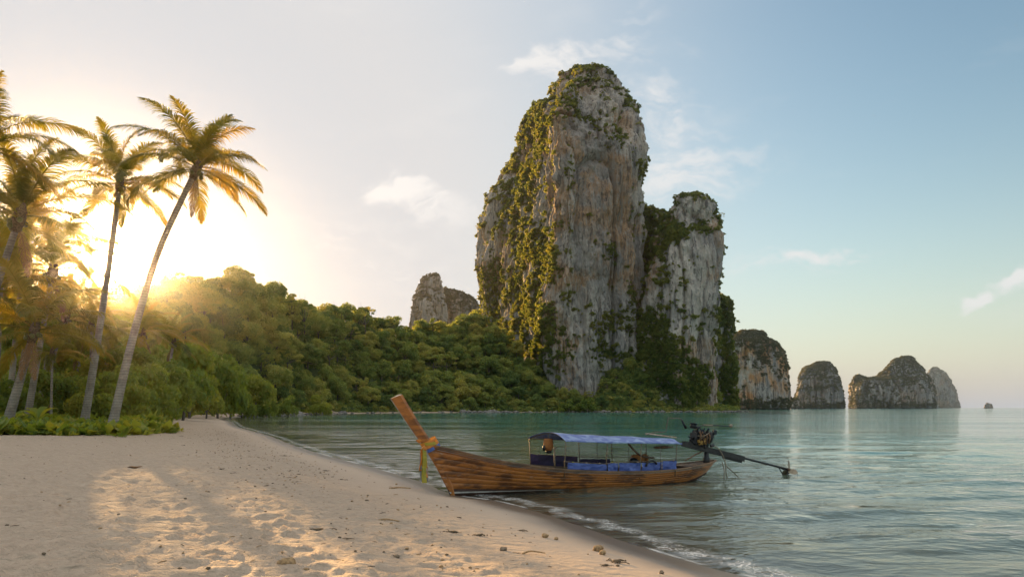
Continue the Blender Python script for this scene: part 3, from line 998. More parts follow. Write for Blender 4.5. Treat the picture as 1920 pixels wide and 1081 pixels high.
for (ppx, s_, xx, yy), dd, z0 in zip(pts, vdd, zz):
    if dd < 2.0: continue
    if 1010 < ppx < 1100 and s_ > 0.6: continue
    mi = min(range(len(MARKS)), key=lambda i_: abs(MARKS[i_][0] - ppx))
    lv = 0 if s_ < 0.12 else (1 if s_ < 0.4 else (2 if s_ < 0.66 else (3 if s_ < 0.9 else 4)))
    cells.setdefault((mi, lv), []).append((ppx, s_, xx, yy, z0))
LV = ['at the waterside', 'low on the slope', 'halfway up the slope', 'high on the slope', 'on the crest']
ORD = {1: [''], 2: ['left', 'right'], 3: ['left', 'middle', 'right'], 4: ['leftmost', 'second', 'third', 'rightmost']}
n_tree = 0
for (mi, lv), lst in cells.items():
    lst.sort()
    for i_, (ppx, s_, xx, yy, z0) in enumerate(lst):
        if len(lst) in ORD: o_ = ORD[len(lst)][i_]
        else: o_ = 'leftmost' if i_ == 0 else ('rightmost' if i_ == len(lst) - 1 else ['second', 'third', 'fourth', 'fifth', 'sixth', 'seventh', 'eighth', 'ninth'][i_ - 1])
        sc_ = random.uniform(0.72, 1.15) * (0.82 if ppx > 930 else 1.0)
        if s_ < 0.08: sc_ *= 0.75
        lab = ' '.join((o_ + ' jungle tree ' + LV[lv] + ' ' + MARKS[mi][1]).split())
        tree('jungle_tree', (xx, yy, z0 - 0.8), sc_, lab, 'tree', 'jungle trees ' + LV[lv], 'open' if (lv > 0 and random.random() < 0.16) else 'dense', random.uniform(0.65, 1.1))
        n_tree += 1
print('jungle trees', n_tree)
UND = []

# tall, open-crowned trees that break the skyline
EM = [(352, 506, 258, 1.15, 'wide orange-lit tree breaking the skyline just right of the leaning palm'),
      (400, 520, 262, 0.9, 'rounded skyline tree left of the tall airy tree'),
      (452, 498, 272, 1.15, 'tall airy tree with thin limbs, highest on the jungle skyline'),
      (500, 534, 280, 1.0, 'airy layered tree just right of the highest skyline tree'),
      (548, 548, 292, 1.05, 'slanting airy tree at the step down of the jungle skyline'),
      (572, 562, 296, 0.8, 'small airy tree below the slanting skyline tree'),
      (612, 574, 322, 0.65, 'small thin tree left of the domed skyline tree'),
      (641, 566, 330, 1.05, 'domed golden-topped tree midway along the skyline'),
      (684, 574, 345, 0.9, 'flat-topped dark tree right of the domed skyline tree'),
      (738, 594, 370, 0.8, 'lone small tree standing in the dip of the skyline'),
      (812, 594, 396, 0.9, 'round tree in front of the distant peak'),
      (868, 590, 402, 1.0, 'tree on the slope edge just left of the tallest tower')]
for (px_, py_, Y_, s_, lab) in EM:
    p = P(px_, py_, Y_)
    gz = float(ground_z(np.array([p[0]]), np.array([p[1]]), None, None, False)[0])
    hgt = max(p[2] - 5.0 * s_ - gz, 3.0)
    tree('skyline_tree', (p[0], p[1], gz - 0.5), s_, lab, 'tree', 'airy trees on the jungle skyline', 'open', hgt / (8.0 * s_))


# ---- scattered plants as one object: instances on points
def scatter(name, pts, scl, rot, protos, label, kind='stuff', cat=None):
    colx = bpy.data.collections.new(name + '_plants')
    for i, p in enumerate(protos):
        ob = bpy.data.objects.new('plant', p)
        colx.objects.link(ob)
    me = bpy.data.meshes.new(name)
    n = len(pts)
    me.vertices.add(n)
    me.vertices.foreach_set('co', np.asarray(pts, np.float32).ravel())
    a = me.attributes.new('scl', 'FLOAT', 'POINT'); a.data.foreach_set('value', np.asarray(scl, np.float32))
    a = me.attributes.new('rot', 'FLOAT_VECTOR', 'POINT'); a.data.foreach_set('vector', np.asarray(rot, np.float32).ravel())
    ng = bpy.data.node_groups.new(name, 'GeometryNodeTree')
    ng.interface.new_socket('Geometry', in_out='INPUT', socket_type='NodeSocketGeometry')
    ng.interface.new_socket('Geometry', in_out='OUTPUT', socket_type='NodeSocketGeometry')
    N = ng.nodes; L = ng.links
    gi = N.new('NodeGroupInput'); go = N.new('NodeGroupOutput')
    ci = N.new('GeometryNodeCollectionInfo'); ci.inputs['Collection'].default_value = colx
    ci.inputs['Separate Children'].default_value = True
    ci.inputs['Reset Children'].default_value = True
    ip = N.new('GeometryNodeInstanceOnPoints'); ip.inputs['Pick Instance'].default_value = True
    a1 = N.new('GeometryNodeInputNamedAttribute'); a1.data_type = 'FLOAT'; a1.inputs[0].default_value = 'scl'
    a2 = N.new('GeometryNodeInputNamedAttribute'); a2.data_type = 'FLOAT_VECTOR'; a2.inputs[0].default_value = 'rot'
    e2r = N.new('FunctionNodeEulerToRotation')
    L.new(gi.outputs[0], ip.inputs['Points'])
    L.new(ci.outputs[0], ip.inputs['Instance'])
    rv = N.new('FunctionNodeRandomValue'); rv.data_type = 'INT'
    rv.inputs[4].default_value = 0; rv.inputs[5].default_value = len(protos) - 1
    L.new(rv.outputs[2], ip.inputs['Instance Index'])
    L.new([s for s in a2.outputs if s.enabled][0], e2r.inputs[0])
    L.new(e2r.outputs[0], ip.inputs['Rotation'])
    L.new([s for s in a1.outputs if s.enabled][0], ip.inputs['Scale'])
    L.new(ip.outputs[0], go.inputs[0])
    o = obj(name, me)
    md = o.modifiers.new('scatter', 'NODES')
    md.node_group = ng
    tag(o, label, cat, None, kind)
    return o


JB = [crown_mesh('bush', M['jungle'], 1.0, 0.9, 10, 420, 0.2, 330 + k)[0] for k in range(3)]
g = np.random.default_rng(19)
pu = g.uniform(-60, 1392, 5200); su = g.uniform(-0.05, 1.1, 5200)
uu = (pu - 960) / F
fo_, ba_, zr_ = ridge_z(uu)
Yu = fo_ + ba_ * su; Xu = uu * Yu
ku = veg_d(Xu, Yu) > 0.3
Xu, Yu = Xu[ku], Yu[ku]
Zu = ground_z(Xu, Yu, None, None, False)
scatter('hill_undergrowth', np.stack([Xu, Yu, Zu + 0.3], 1), g.uniform(1.4, 3.4, len(Xu)), np.stack([g.uniform(-.2, .2, len(Xu)), g.uniform(-.2, .2, len(Xu)), g.uniform(0, 6.28, len(Xu))], 1), JB, 'dense bushes filling the gaps between the jungle trees')
BUSH = [crown_mesh('bush', M['cliffleaf'], 1.0, 0.85, 9, 420, 0.2, 300 + k)[0] for k in range(4)]


def face_samples(vv, q, n, g):
    a = vv[q[:, 0]]; b = vv[q[:, 1]]; c = vv[q[:, 2]]; d_ = vv[q[:, 3]]
    nr = np.cross(c - a, d_ - b)
    ar = np.linalg.norm(nr, axis=1)
    nr = nr / (ar[:, None] + 1e-12)
    idx = g.choice(len(q), n, p=ar / ar.sum())
    w = g.random((n, 1))
    p = (a[idx] * w + c[idx] * (1 - w))
    return p, nr[idx]


# main tower: patches of bushes (photo px, py, rx, ry, density)
BL = [(1100, 140, 42, 14, 1.0), (1150, 165, 34, 28, .9), (1185, 215, 16, 50, .9), (1203, 300, 10, 70, .8), (1060, 175, 24, 40, .6), (1010, 215, 34, 26, 1), (985, 262, 40, 46, .95),
      (965, 330, 40, 50, .9), (945, 380, 44, 44, .95), (970, 390, 34, 40, .8), (925, 410, 26, 26, .7), (975, 440, 24, 30, .6), (1010, 470, 46, 44, .95), (1048, 475, 32, 44, 1), (1060, 510, 30, 24, .7),
      (940, 520, 44, 34, 1), (985, 520, 40, 40, 1), (925, 560, 34, 30, .9), (990, 570, 34, 50, 1), (1010, 620, 40, 50, 1), (965, 600, 30, 30, .8), (1080, 545, 34, 20, .5), (1130, 480, 22, 40, .5),
      (1160, 260, 26, 30, .35), (1100, 215, 30, 20, .3), (1065, 340, 12, 30, .6), (1105, 405, 14, 14, .3), (1140, 240, 40, 40, .1), (1180, 560, 18, 60, .45),
      (1040, 660, 30, 50, .4), (1150, 640, 40, 60, .8), (920, 640, 40, 60, 1), (1068, 660, 12, 16, .6), (1120, 580, 60, 80, .12)]
BS = [(1228, 395, 24, 34, 1), (1215, 450, 24, 50, .85), (1262, 440, 26, 26, .85), (1240, 500, 16, 40, .5), (1225, 560, 18, 36, .6), (1325, 425, 30, 12, .5), (1352, 400, 10, 20, .7),
      (1300, 372, 26, 7, .4), (1210, 610, 40, 60, .95), (1230, 680, 60, 50, .9), (1290, 720, 50, 40, .9), (1280, 560, 70, 80, .04), (1370, 590, 24, 40, .9), (1372, 720, 22, 50, .9), (1360, 640, 20, 30, .35)]
g = np.random.default_rng(77)
allp, alls = [], []
for key, vv, q in CLIFFS:
    if key in ('main', 'second', 'buttress', 'saddle'):
        p, nr = face_samples(vv, q, {'main': 70000, 'second': 30000, 'buttress': 9000, 'saddle': 15000}[key], g)
        pxx = 960 + p[:, 0] / p[:, 1] * F; pyy = HOR - (p[:, 2] - CH) / p[:, 1] * F
        dens = np.zeros(len(p))
        for (cx, cy, rx, ry, st) in (BL if key in ('main', 'saddle') else []) + (BS if key != 'main' else []):
            r2 = ((pxx - cx) / rx) ** 2 + ((pyy - cy) / ry) ** 2
            dens = np.maximum(dens, st * np.clip(1.5 - r2, 0, 1))
        dens *= np.clip((fbm(p[:, 0] / 15, p[:, 1] / (50 if key == 'main' else 15), p[:, 2] / 13, 4, 0.55, 8) + 0.02 + 0.45 * (pyy > 600) + 0.34 * (pxx < 1045)) * 7, 0, 1)
        dens = np.maximum(dens, np.clip(nr[:, 2] * 2.4 - 1.15, 0, 0.7) * np.where((pyy < 175) & (key == 'main'), 1, 0.15))
        if key in ('saddle',): dens = np.maximum(dens, 0.6)
        if key == 'buttress': dens = np.maximum(dens, 0.75 * (pyy < 610 + 12 * np.sin(pxx)))
        back = (nr[:, 1] > 0.35)
        dens[back] = 0.25
        keep = g.random(len(p)) < dens * 0.75
        p, nr, pxx = p[keep], nr[keep], pxx[keep]
        s_ = (0.5 + 1.3 * g.random(len(p)) ** 1.8) * np.where(pxx < 1045, 1.25, 1.0)
        allp.append(p + nr * s_[:, None] * 0.15); alls.append(s_)
p = np.concatenate(allp); s_ = np.concatenate(alls) * 1.5
ke = p[:, 2] > 1.5
p, s_ = p[ke], s_[ke]
print('cliff bushes', len(p))
rot = np.stack([g.uniform(-0.5, 0.5, len(p)), g.uniform(-0.5, 0.5, len(p)), g.uniform(0, 6.28, len(p))], 1)
scatter('cliff_vegetation', p, s_, rot, BUSH, 'green and golden bushes clinging to the ledges of the rock towers')
allp, alls = [], []
for key, vv, q in CLIFFS:
    if key in ('main', 'second', 'buttress', 'saddle', 'islet'): continue
    n = {'orange': 9000, 'isleA': 8000, 'isleB': 12000, 'isleB2': 4000, 'isleC': 4000, 'knob': 600, 'peak': 7000, 'peak2': 4000}[key]
    p, nr = face_samples(vv, q, n, g)
    ztop = vv[:, 2].max()
    h = p[:, 2] / ztop
    dn = np.clip(nr[:, 2] * 2.6 - 0.6, 0, 1) * (0.35 if key.startswith('peak') else 1) + 0.9 * np.clip((h - 0.72) * 6, 0, 1) * (key != 'peak') + 0.9 * np.clip((0.16 - h) * 12, 0, 1)
    dn = dn + np.clip(1.3 * fbm(p[:, 0] / 35, p[:, 1] / 35, p[:, 2] / 22, 3, 0.5, 18), 0, 1) * (0.1 if key.startswith('peak') else 0.75)
    keep = (g.random(n) < np.clip(dn, 0, 1)) & (nr[:, 1] < 0.5) & (p[:, 2] > 2)
    p, nr = p[keep], nr[keep]
    s_ = g.uniform(1.5, 3.8, len(p)) * (0.75 if key in ('orange', 'knob', 'peak', 'peak2') else 1.0)
    allp.append(p); alls.append(s_)
p = np.concatenate(allp); s_ = np.concatenate(alls)
rot = np.stack([g.uniform(-0.3, 0.3, len(p)), g.uniform(-0.3, 0.3, len(p)), g.uniform(0, 6.28, len(p))], 1)
print('island bushes', len(p))
scatter('island_vegetation', p, s_, rot, [crown_mesh('bush', M['hazeleaf'], 1.0, 0.85, 9, 420, 0.2, 310 + k)[0] for k in range(3)], 'dark green scrub on the tops and ledges of the far islands and peak')

# small trees standing out on the tower rims and the boulder shore
RIM = [(1213, 388, 428, .42, 'thin tree on the saddle between the two towers, against the sky'), (1255, 404, 392, .34, 'little tree on a pinnacle left of the shorter tower top'),
       (1352, 402, 392, .36, 'scraggy tree on the right rim of the shorter tower'), (1206, 300, 402, .4, 'bushy tree on the right edge of the tallest tower'),
       (907, 402, 512, .42, 'thin tree on the left shoulder of the tallest tower'), (896, 425, 512, .35, 'lowest small tree on the left shoulder of the tallest tower'),
       (1378, 600, 425, .55, 'spreading tree on top of the low buttress'), (1362, 572, 425, .6, 'dense tree crowning the low buttress'), (1198, 232, 404, .35, 'upper right rim tree on the tallest tower')]
for (px_, py_, Y_, s_, lab) in RIM:
    p = P(px_, py_, Y_)
    tree('cliff_tree', p - np.array([0, 0, 8.0 * s_ * 0.75 + 2.0 * s_]), s_, lab, 'tree', 'small trees on the rims of the rock towers', 'open', 0.75)


# ------------------------------------------------------------------ palms
def frond_mesh(name, L=5.0, e0=60, bend=90, seed=0, nleaf=98, side_tilt=0.3, lw=0.052, mat=None):
    """one coconut frond growing from the origin towards +X"""
    g = np.random.default_rng(seed)
    n = 26
    s = np.linspace(0, 1, n)
    phi = np.radians(e0 - bend * s ** 1.35)
    dx = np.cos(phi); dz = np.sin(phi)
    x = np.concatenate([[0], np.cumsum((dx[1:] + dx[:-1]) / 2)]) * L / (n - 1)
    z = np.concatenate([[0], np.cumsum((dz[1:] + dz[:-1]) / 2)]) * L / (n - 1)
    yb = 0.10 * L * g.uniform(-1, 1) * s ** 2
    path = np.stack([x, yb, z], 1)
    mb = MB()
    mb.tube(path[::2], np.linspace(0.055, 0.008, len(path[::2])), 5, squash=0.7)
    V, Q = [], []
    base = 0
    for k in range(nleaf):
        t = 0.13 + 0.87 * (k + 0.5) / nleaf
        pz = np.array([np.interp(t, s, path[:, i]) for i in range(3)])
        ph = np.interp(t, s, phi)
        T = np.array([math.cos(ph), 0, math.sin(ph)])
        U = np.array([-math.sin(ph), 0, math.cos(ph)])
        ll = 1.12 * (math.sin(math.pi * min(1, (t - 0.05) * 0.92 + 0.1)) ** 0.6) * (L / 5.0) * g.uniform(0.85, 1.12)
        if t > 0.9: ll *= 0.75
        for sgn in (-1, 1):
            if g.random() < 0.05: continue
            fwd = 0.35 + 0.75 * t + g.uniform(-0.1, 0.1)
            lift = side_tilt + g.uniform(-0.18, 0.18)
            D = T * math.sin(fwd) + np.array([0, sgn * math.cos(fwd), 0]) + U * lift
            D /= np.linalg.norm(D)
            pts_ = [pz]
            dd = D.copy()
            for m_ in range(4):
                dd = dd + np.array([0, 0, -0.12 - 0.15 * m_]) * g.uniform(0.8, 1.2)
                dd /= np.linalg.norm(dd)
                pts_.append(pts_[-1] + dd * ll / 4)
            W = np.cross(D, U); W /= np.linalg.norm(W) + 1e-9
            wid = [0.5, 1.0, 0.85, 0.5, 0.05]
            for p_, w_ in zip(pts_, wid):
                V += [p_ - W * lw * w_ * 0.5, p_ + W * lw * w_ * 0.5]
            for m_ in range(4):
                a = base + 2 * m_
                Q.append([a, a + 1, a + 3, a + 2])
            base += 10
    mb.add(np.array(V), np.array(Q))
    return mb.mesh(name, mat or M['palm'], True)


# (elevation, bend) classes from spear leaves to hanging ones
FR = {}
for ci, (e0, be, L) in enumerate([(80, 60, 4.3), (62, 85, 4.9), (40, 88, 5.1), (18, 80, 5.0), (-5, 62, 4.8), (-30, 42, 4.3)]):
    FR[ci] = [frond_mesh('frond', L, e0 + 5 * k, be - 8 * k, 400 + ci * 7 + k) for k in range(2)]
FRD = frond_mesh('frond', 3.4, -60, 22, 480, 44, 0.0, 0.045, M['dry'])


def palm(pos, path, rad, n_fr, scale, lab, group, seed, cls=None, coco=True, dead=1, flare=1.5, fr_dirs=None):
    """pos = base point; path = trunk points relative to the base (last one is the crown)"""
    g = random.Random(seed)
    root = empty('coconut_palm', pos)
    tag(root, lab, 'palm tree', group)
    pp = catmull(path, 14)
    L = np.linspace(0, 1, len(pp))
    r = rad * (1 - 0.42 * L) * (1 + (flare - 1) * np.exp(-L * 22))
    r = r * (1 + 0.03 * np.sin(L * 260))
    mb = MB(); mb.tube(pp, r, 14)
    mb.build('trunk', M['palmbark'], root, True)
    top = np.array(pp[-1])
    tdir = pp[-1] - pp[-3]; tdir /= np.linalg.norm(tdir)
    mb = MB()
    mb.tube([top - tdir * 0.5 * scale, top, top + tdir * 0.55 * scale, top + tdir * 1.0 * scale], np.array([0.2, 0.3, 0.26, 0.06]) * scale, 10)
    shaft = mb.build('crown_shaft', M['fibre'], root, True)
    cls = cls or [0, 0, 1, 1, 1, 2, 2, 2, 3, 3, 3, 4, 4, 5]
    for i in range(n_fr):
        c = cls[int(i * len(cls) / n_fr)]
        az = i * 2.399963 + g.uniform(-0.3, 0.3)
        me = g.choice(FR[c])
        o = obj('frond', me, root, top + tdir * (0.5 - 0.08 * c) * scale)
        o.rotation_euler = (g.uniform(-0.25, 0.25), g.uniform(-0.12, 0.12), az)
        s = scale * g.uniform(0.88, 1.08)
        o.scale = (s, s, s)
    for i in range(dead):
        o = obj('dead_frond', FRD, root, top - tdir * 0.1)
        o.rotation_euler = (0, 0, g.uniform(0, 6.28)); o.scale = (scale * .8,) * 3
    if coco:
        for i in range(7):
            a = g.uniform(0, 6.28)
            o = obj('coconut', NUT, shaft, top + np.array([math.cos(a) * .34, math.sin(a) * .34, g.uniform(-.35, 0.05)]) * scale)
            o.scale = (scale,) * 3
    return root


M['fibre'] = simple('palm_fibre', (0.2, 0.13, 0.07), 0.9, var=0.5, scale=9, bump=0.8)
M['nut'] = simple('coconut_husk', (0.22, 0.2, 0.06), 0.5, var=0.4, scale=6)
mb = MB(); mb.lump((0, 0, 0), (0.13, 0.13, 0.16), 3, 2, 0.08)
NUT = mb.mesh('coconut', M['nut'], True)


def gz1(x, y):
    return float(ground_z(np.array([x]), np.array([y]), None, None, False)[0])


def place_palm(bpx, Yb, cpx, cpy, Yc, rad, n, sc_, lab, group, seed, bow=(0, 0), **kw):
    """base column/distance -> base point on the ground; crown by column,row,distance"""
    bx = (bpx - 960) / F * Yb
    b = np.array([bx, Yb, gz1(bx, Yb) - 0.15])
    c = P(cpx, cpy, Yc)
    r = c - b
    path = [np.zeros(3), r * 0.33 + np.array([bow[0], 0, 0]), r * 0.68 + np.array([bow[1], 0, 0]), r]
    return palm(b, path, rad, n, sc_, lab, group, seed, **kw)


GP = 'coconut palms at the edge of the beach'
place_palm(207, 45.0, 366, 322, 46.5, 0.29, 30, 1.08, 'right-hand of the two tall palms, leaning far out over the beach', GP, 11, bow=(-0.55, -0.75), flare=1.75)
place_palm(156, 55.0, 224, 350, 56.0, 0.31, 28, 1.08, 'left-hand of the two tall palms, its nearly straight trunk beside the leaning palm', GP, 23, bow=(0.1, 0.1), flare=1.5)
GG = 'coconut palms of the sunlit grove'
place_palm(-60, 44.0, -25, 285, 42.0, 0.36, 18, 1.2, 'tallest palm cut by the left edge of the picture', GG, 31)
place_palm(-95, 50.0, 34, 415, 46.0, 0.32, 17, 1.35, 'palm with glowing crown below the tallest left-edge palm', GG, 33)
place_palm(8, 44.0, 62, 628, 44.0, 0.32, 18, 1.1, 'low palm with stout trunk at the left edge of the grove', GG, 35, dead=2)
place_palm(48, 56.0, 98, 515, 56.0, 0.28, 17, 1.4, 'palm behind the low stout palm, crown glowing orange', GG, 37)
place_palm(60, 70.0, 122, 600, 70.0, 0.26, 16, 1.25, 'slim palm with broad crown left of the sun', GG, 39)
place_palm(14, 60.0, 44, 478, 60.0, 0.27, 17, 1.5, 'high palm crown against the glow, between the two left-edge crowns', GG, 61)
place_palm(-10, 56.0, 2, 520, 55.0, 0.27, 16, 1.4, 'palm crown at the left edge just above the low stout palm', GG, 63)
place_palm(170, 74.0, 172, 612, 74.0, 0.24, 16, 1.15, 'low palm crown glimpsed left of the straight tall trunk', GG, 65)
place_palm(140, 78.0, 150, 655, 78.0, 0.26, 18, 0.95, 'short palm between the low stout palm and the two tall ones', GG, 43)
place_palm(243, 76.0, 268, 628, 78.0, 0.26, 24, 1.0, 'palm with yellow-green crown framed between the two tall trunks', GG, 47)
place_palm(300, 100.0, 325, 645, 100.0, 0.28, 22, 1.15, 'palm with arching fronds just right of the leaning trunk', GG, 49)
place_palm(-30, 52.0, -20, 560, 50.0, 0.3, 20, 1.1, 'low palm mostly outside the left edge', GG, 51)
place_palm(196, 88.0, 200, 665, 88.0, 0.25, 18, 1.0, 'short palm seen behind the straight tall trunk', GG, 53)
place_palm(95, 50.0, 98, 665, 50.0, 0.1, 12, 0.62, 'young palm with short fronds above the undergrowth', GG, 55, coco=False, dead=0)

# broad-leaved trees and bushes behind the palms
LB = [crown_mesh('crown', M['shrub'], 3.0, 2.6, 16, 3600, 0.26, 500 + k)[0] for k in range(3)]
LBT = [trunk_mesh('trunk', np.random.default_rng(k).uniform(-1.5, 1.5, (7, 3)), 3.0, M['bark'], 40 + k, 0.16) for k in range(3)]


def shrub(px_, top, Y_, s_, lab, group, name='beach_tree', cat='tree'):
    X_ = (px_ - 960) / F * Y_
    gz = gz1(X_, Y_)
    ztop = CH + (HOR - top) / F * Y_
    root = empty(name, (X_, Y_, gz - 0.1), random.uniform(0, 6.28)); tag(root, lab, cat, group)
    k = random.randrange(3)
    sz = max((ztop - gz) / 3.9, 0.4)
    obj('crown', LB[k], root, (0, 0, 1.25 * sz), scale=(s_, s_, sz))
    obj('trunk', LBT[k], root, (0, 0, 1.25 * sz), scale=(s_, s_, sz * 0.5))
    return root


GB = 'broad-leaved trees at the back of the beach'
for (px_, top, Y_, s_, lab) in [
        (262, 676, 70, 1.25, 'yellow-green bushy tree right of the leaning palm foot'), (300, 664, 84, 1.5, 'bushy tree touching the leaning palm on its right'),
        (338, 672, 100, 1.6, 'rounded bright tree at the corner where the beach narrows'), (352, 640, 122, 2.0, 'larger rounded tree behind the corner tree'),
        (385, 700, 132, 1.4, 'low tree at the right end of the bright beach trees'), (225, 690, 66, 1.1, 'bush seen between the two tall palm trunks'),
        (410, 655, 150, 2.0, 'full green tree where bright trees give way to dark jungle'), (180, 668, 80, 1.6, 'shaded tree behind the straight palm foot'),
        (120, 640, 92, 2.0, 'dark tree closing the back of the grove'), (60, 650, 90, 2.0, 'dark tree behind the slim grove trunks'),
        (0, 640, 86, 2.2, 'dark tree behind the left-edge palms'), (285, 610, 125, 2.3, 'golden tree filling the gap right of the sun'),
        (246, 580, 132, 2.2, 'high golden tree directly below the low sun'), (170, 575, 120, 2.2, 'tree glowing behind the straight palm trunk'),
        (100, 562, 125, 2.6, 'tall tree behind the orange palm crowns'), (20, 530, 120, 2.8, 'tall tree at the left edge behind the palms'),
        (455, 735, 172, 1.2, 'low grey-green bush at the far end of the beach'), (500, 742, 186, 1.1, 'low bush beside the shore rocks'),
        (540, 738, 205, 1.3, 'low rounded bush above the shore rocks'), (595, 738, 232, 1.6, 'yellowish spreading bush above the dark shore'),
        (1100, 742, 356, 2.1, 'pale green bush at the waterline below the tallest tower'), (1066, 746, 355, 1.7, 'small pale bush left of the waterline bush'),
        (430, 690, 165, 1.8, 'soft green tree in front of the jungle hill foot'), (480, 700, 185, 1.8, 'shore tree left of the grey rocks'),
        (205, 572, 150, 1.7, 'tree top glowing at the foot of the low sun'),
        (18, 705, 58, 0.9, 'bush at the left edge behind the stout palm trunk'), (92, 690, 62, 1.0, 'bush filling the gap between slender grove trunks'),
        (132, 700, 66, 0.9, 'bush just left of the straight tall palm foot'), (186, 700, 60, 0.8, 'bush directly behind the straight tall palm foot'),
        (238, 715, 62, 0.8, 'low bright bush right of the leaning palm foot'), (55, 670, 74, 1.4, 'larger bush deep behind the slender grove trunks')]:
    shrub(px_, top, Y_, s_, lab, GB)

# undergrowth: one mass of low leafy plants
def herb(seed):
    g = np.random.default_rng(seed)
    mb = MB()
    n = 12
    for k in range(n):
        az = g.uniform(0, 6.28); e = g.uniform(0.35, 1.3); L_ = g.uniform(0.25, 0.6)
        d0 = np.array([math.cos(az) * math.cos(e), math.sin(az) * math.cos(e), math.sin(e)])
        p0 = np.array([g.uniform(-.12, .12), g.uniform(-.12, .12), 0])
        p1 = p0 + d0 * L_ * 0.55; p2 = p0 + d0 * L_ + np.array([0, 0, -0.1])
        sd = np.array([-math.sin(az), math.cos(az), 0]) * L_ * 0.2
        mb.add(np.array([p0, p1 - sd, p1 + sd, p2]), (), np.array([[0, 1, 2], [1, 3, 2]]))
    return mb.mesh('herb', M['under'], True)


HERB = [herb(600 + k) for k in range(5)]
g = np.random.default_rng(31)
X = g.uniform(-62, -22, 9000); Y = g.uniform(33, 80, 9000)
vdd = veg_d(X, Y)
gap = fbm(X / 2.2, Y / 2.2, None, 3, 0.5, 71)
k = (vdd > -0.25 + 0.5 * gap) & ((vdd > 0.6) | (g.random(len(X)) < 0.8)) & (g.random(len(X)) < np.clip(1.2 - (Y - 36) / 60, 0.25, 1))
X, Y = X[k], Y[k]
# a strip along the edge of the beach further on
t = g.random(2600) ** 0.8
idx = (t * 1.0 * (len(VEGC) * 0.36)).astype(int) + 14
ex = VEGC[idx] + g.uniform(-0.5, 2.2, (2600, 1)) * np.array([[-1, -0.2]]) + g.normal(size=(2600, 2)) * 0.8
X = np.concatenate([X, ex[:, 0]]); Y = np.concatenate([Y, ex[:, 1]])
Z = ground_z(X, Y, None, None, False) - 0.03
s_ = g.uniform(1.1, 2.6, len(X)) * (1 + 0.4 * vnoise(X / 3, Y / 3, None, 5))
rot = np.stack([g.uniform(-.2, .2, len(X)), g.uniform(-.2, .2, len(X)), g.uniform(0, 6.28, len(X))], 1)
scatter('undergrowth', np.stack([X, Y, Z], 1), s_, rot, HERB, 'low leafy undergrowth carpeting the ground round the palm feet')
print('herbs', len(X))


def blade_plant(px_, Y_, h_, n_, lab, seed, name='banana_plant', cat='plant', group=None):
    g = random.Random(seed)
    X_ = (px_ - 960) / F * Y_
    root = empty(name, (X_, Y_, gz1(X_, Y_) - 0.03), 0); tag(root, lab, cat, group)
    mb = MB(); mb.tube([(0, 0, 0), (0, 0, h_ * 0.45)], [0.05 * h_, 0.03 * h_], 7); mb.build('stem', M['under'], root, True)
    for i in range(n_):
        az = i * 2.4 + g.uniform(-.3, .3); e = g.uniform(0.5, 1.25)
        L_ = h_ * g.uniform(0.6, 0.85)
        s = np.linspace(0, 1, 8)
        ph = e - 1.3 * s ** 1.6
        x_ = np.cumsum(np.cos(ph)) * L_ / 8; z_ = np.cumsum(np.sin(ph)) * L_ / 8 + h_ * 0.4
        wd = 0.16 * L_ * np.sin(np.pi * np.clip(s * 0.93 + 0.04, 0, 1)) ** 0.8 + 0.004
        rows = np.stack([np.stack([x_, sg * wd, z_ + (0.25 * wd if sg else 0)], 1) for sg in (-1, 0, 1)], 1)
        ca_, sa_ = math.cos(az), math.sin(az)
        rr_ = rows.copy(); rr_[..., 0] = rows[..., 0] * ca_ - rows[..., 1] * sa_; rr_[..., 1] = rows[..., 0] * sa_ + rows[..., 1] * ca_
        mb = MB(); mb.grid(rr_); mb.build('leaf', M['under'], root, True)
    return root


blade_plant(72, 42.0, 1.9, 8, 'broad-leaved young plant standing up out of the undergrowth', 5)
blade_plant(205, 60.0, 1.8, 7, 'smaller broad-leaved plant between the two tall palm feet', 6)
blade_plant(30, 47.0, 1.6, 8, 'broad-leaved plant by the stout palm trunk', 8)
blade_plant(262, 62.0, 1.4, 7, 'broad-leaved plant right of the leaning palm foot', 9)

# slender trunks standing in the shade of the grove
for i, (px_, Y_, h_, lean, lab) in enumerate([(36, 62, 8, 0.5, 'slender bare trunk nearest the stout palm'), (82, 70, 9, 0.4, 'slender bare trunk in the middle of the grove'),
                                             (105, 76, 8, -0.3, 'bare trunk right of the young palm'), (132, 84, 9, 0.4, 'thin trunk just left of the straight tall palm'),
                                             (188, 74, 5, 0.1, 'short bare trunk between the two tall palms'), (238, 72, 6, 0.3, 'thin trunk beneath the bushy tree right of the leaning palm')]):
    X_ = (px_ - 960) / F * Y_
    root = empty('bare_trunk', (X_, Y_, gz1(X_, Y_) - .1)); tag(root, lab, 'tree', 'bare trunks in the grove')
    mb = MB(); pth = catmull([(0, 0, 0), (lean * .3, 0, h_ * .5), (lean, 0, h_)], 8)
    mb.tube(pth, np.linspace(0.2, 0.13, len(pth)), 9); mb.build('trunk', M['palmbark'], root, True)
    obj('crown', LB[i % 3], root, pth[-1] + np.array([0, 0, -.6]), scale=1.05)

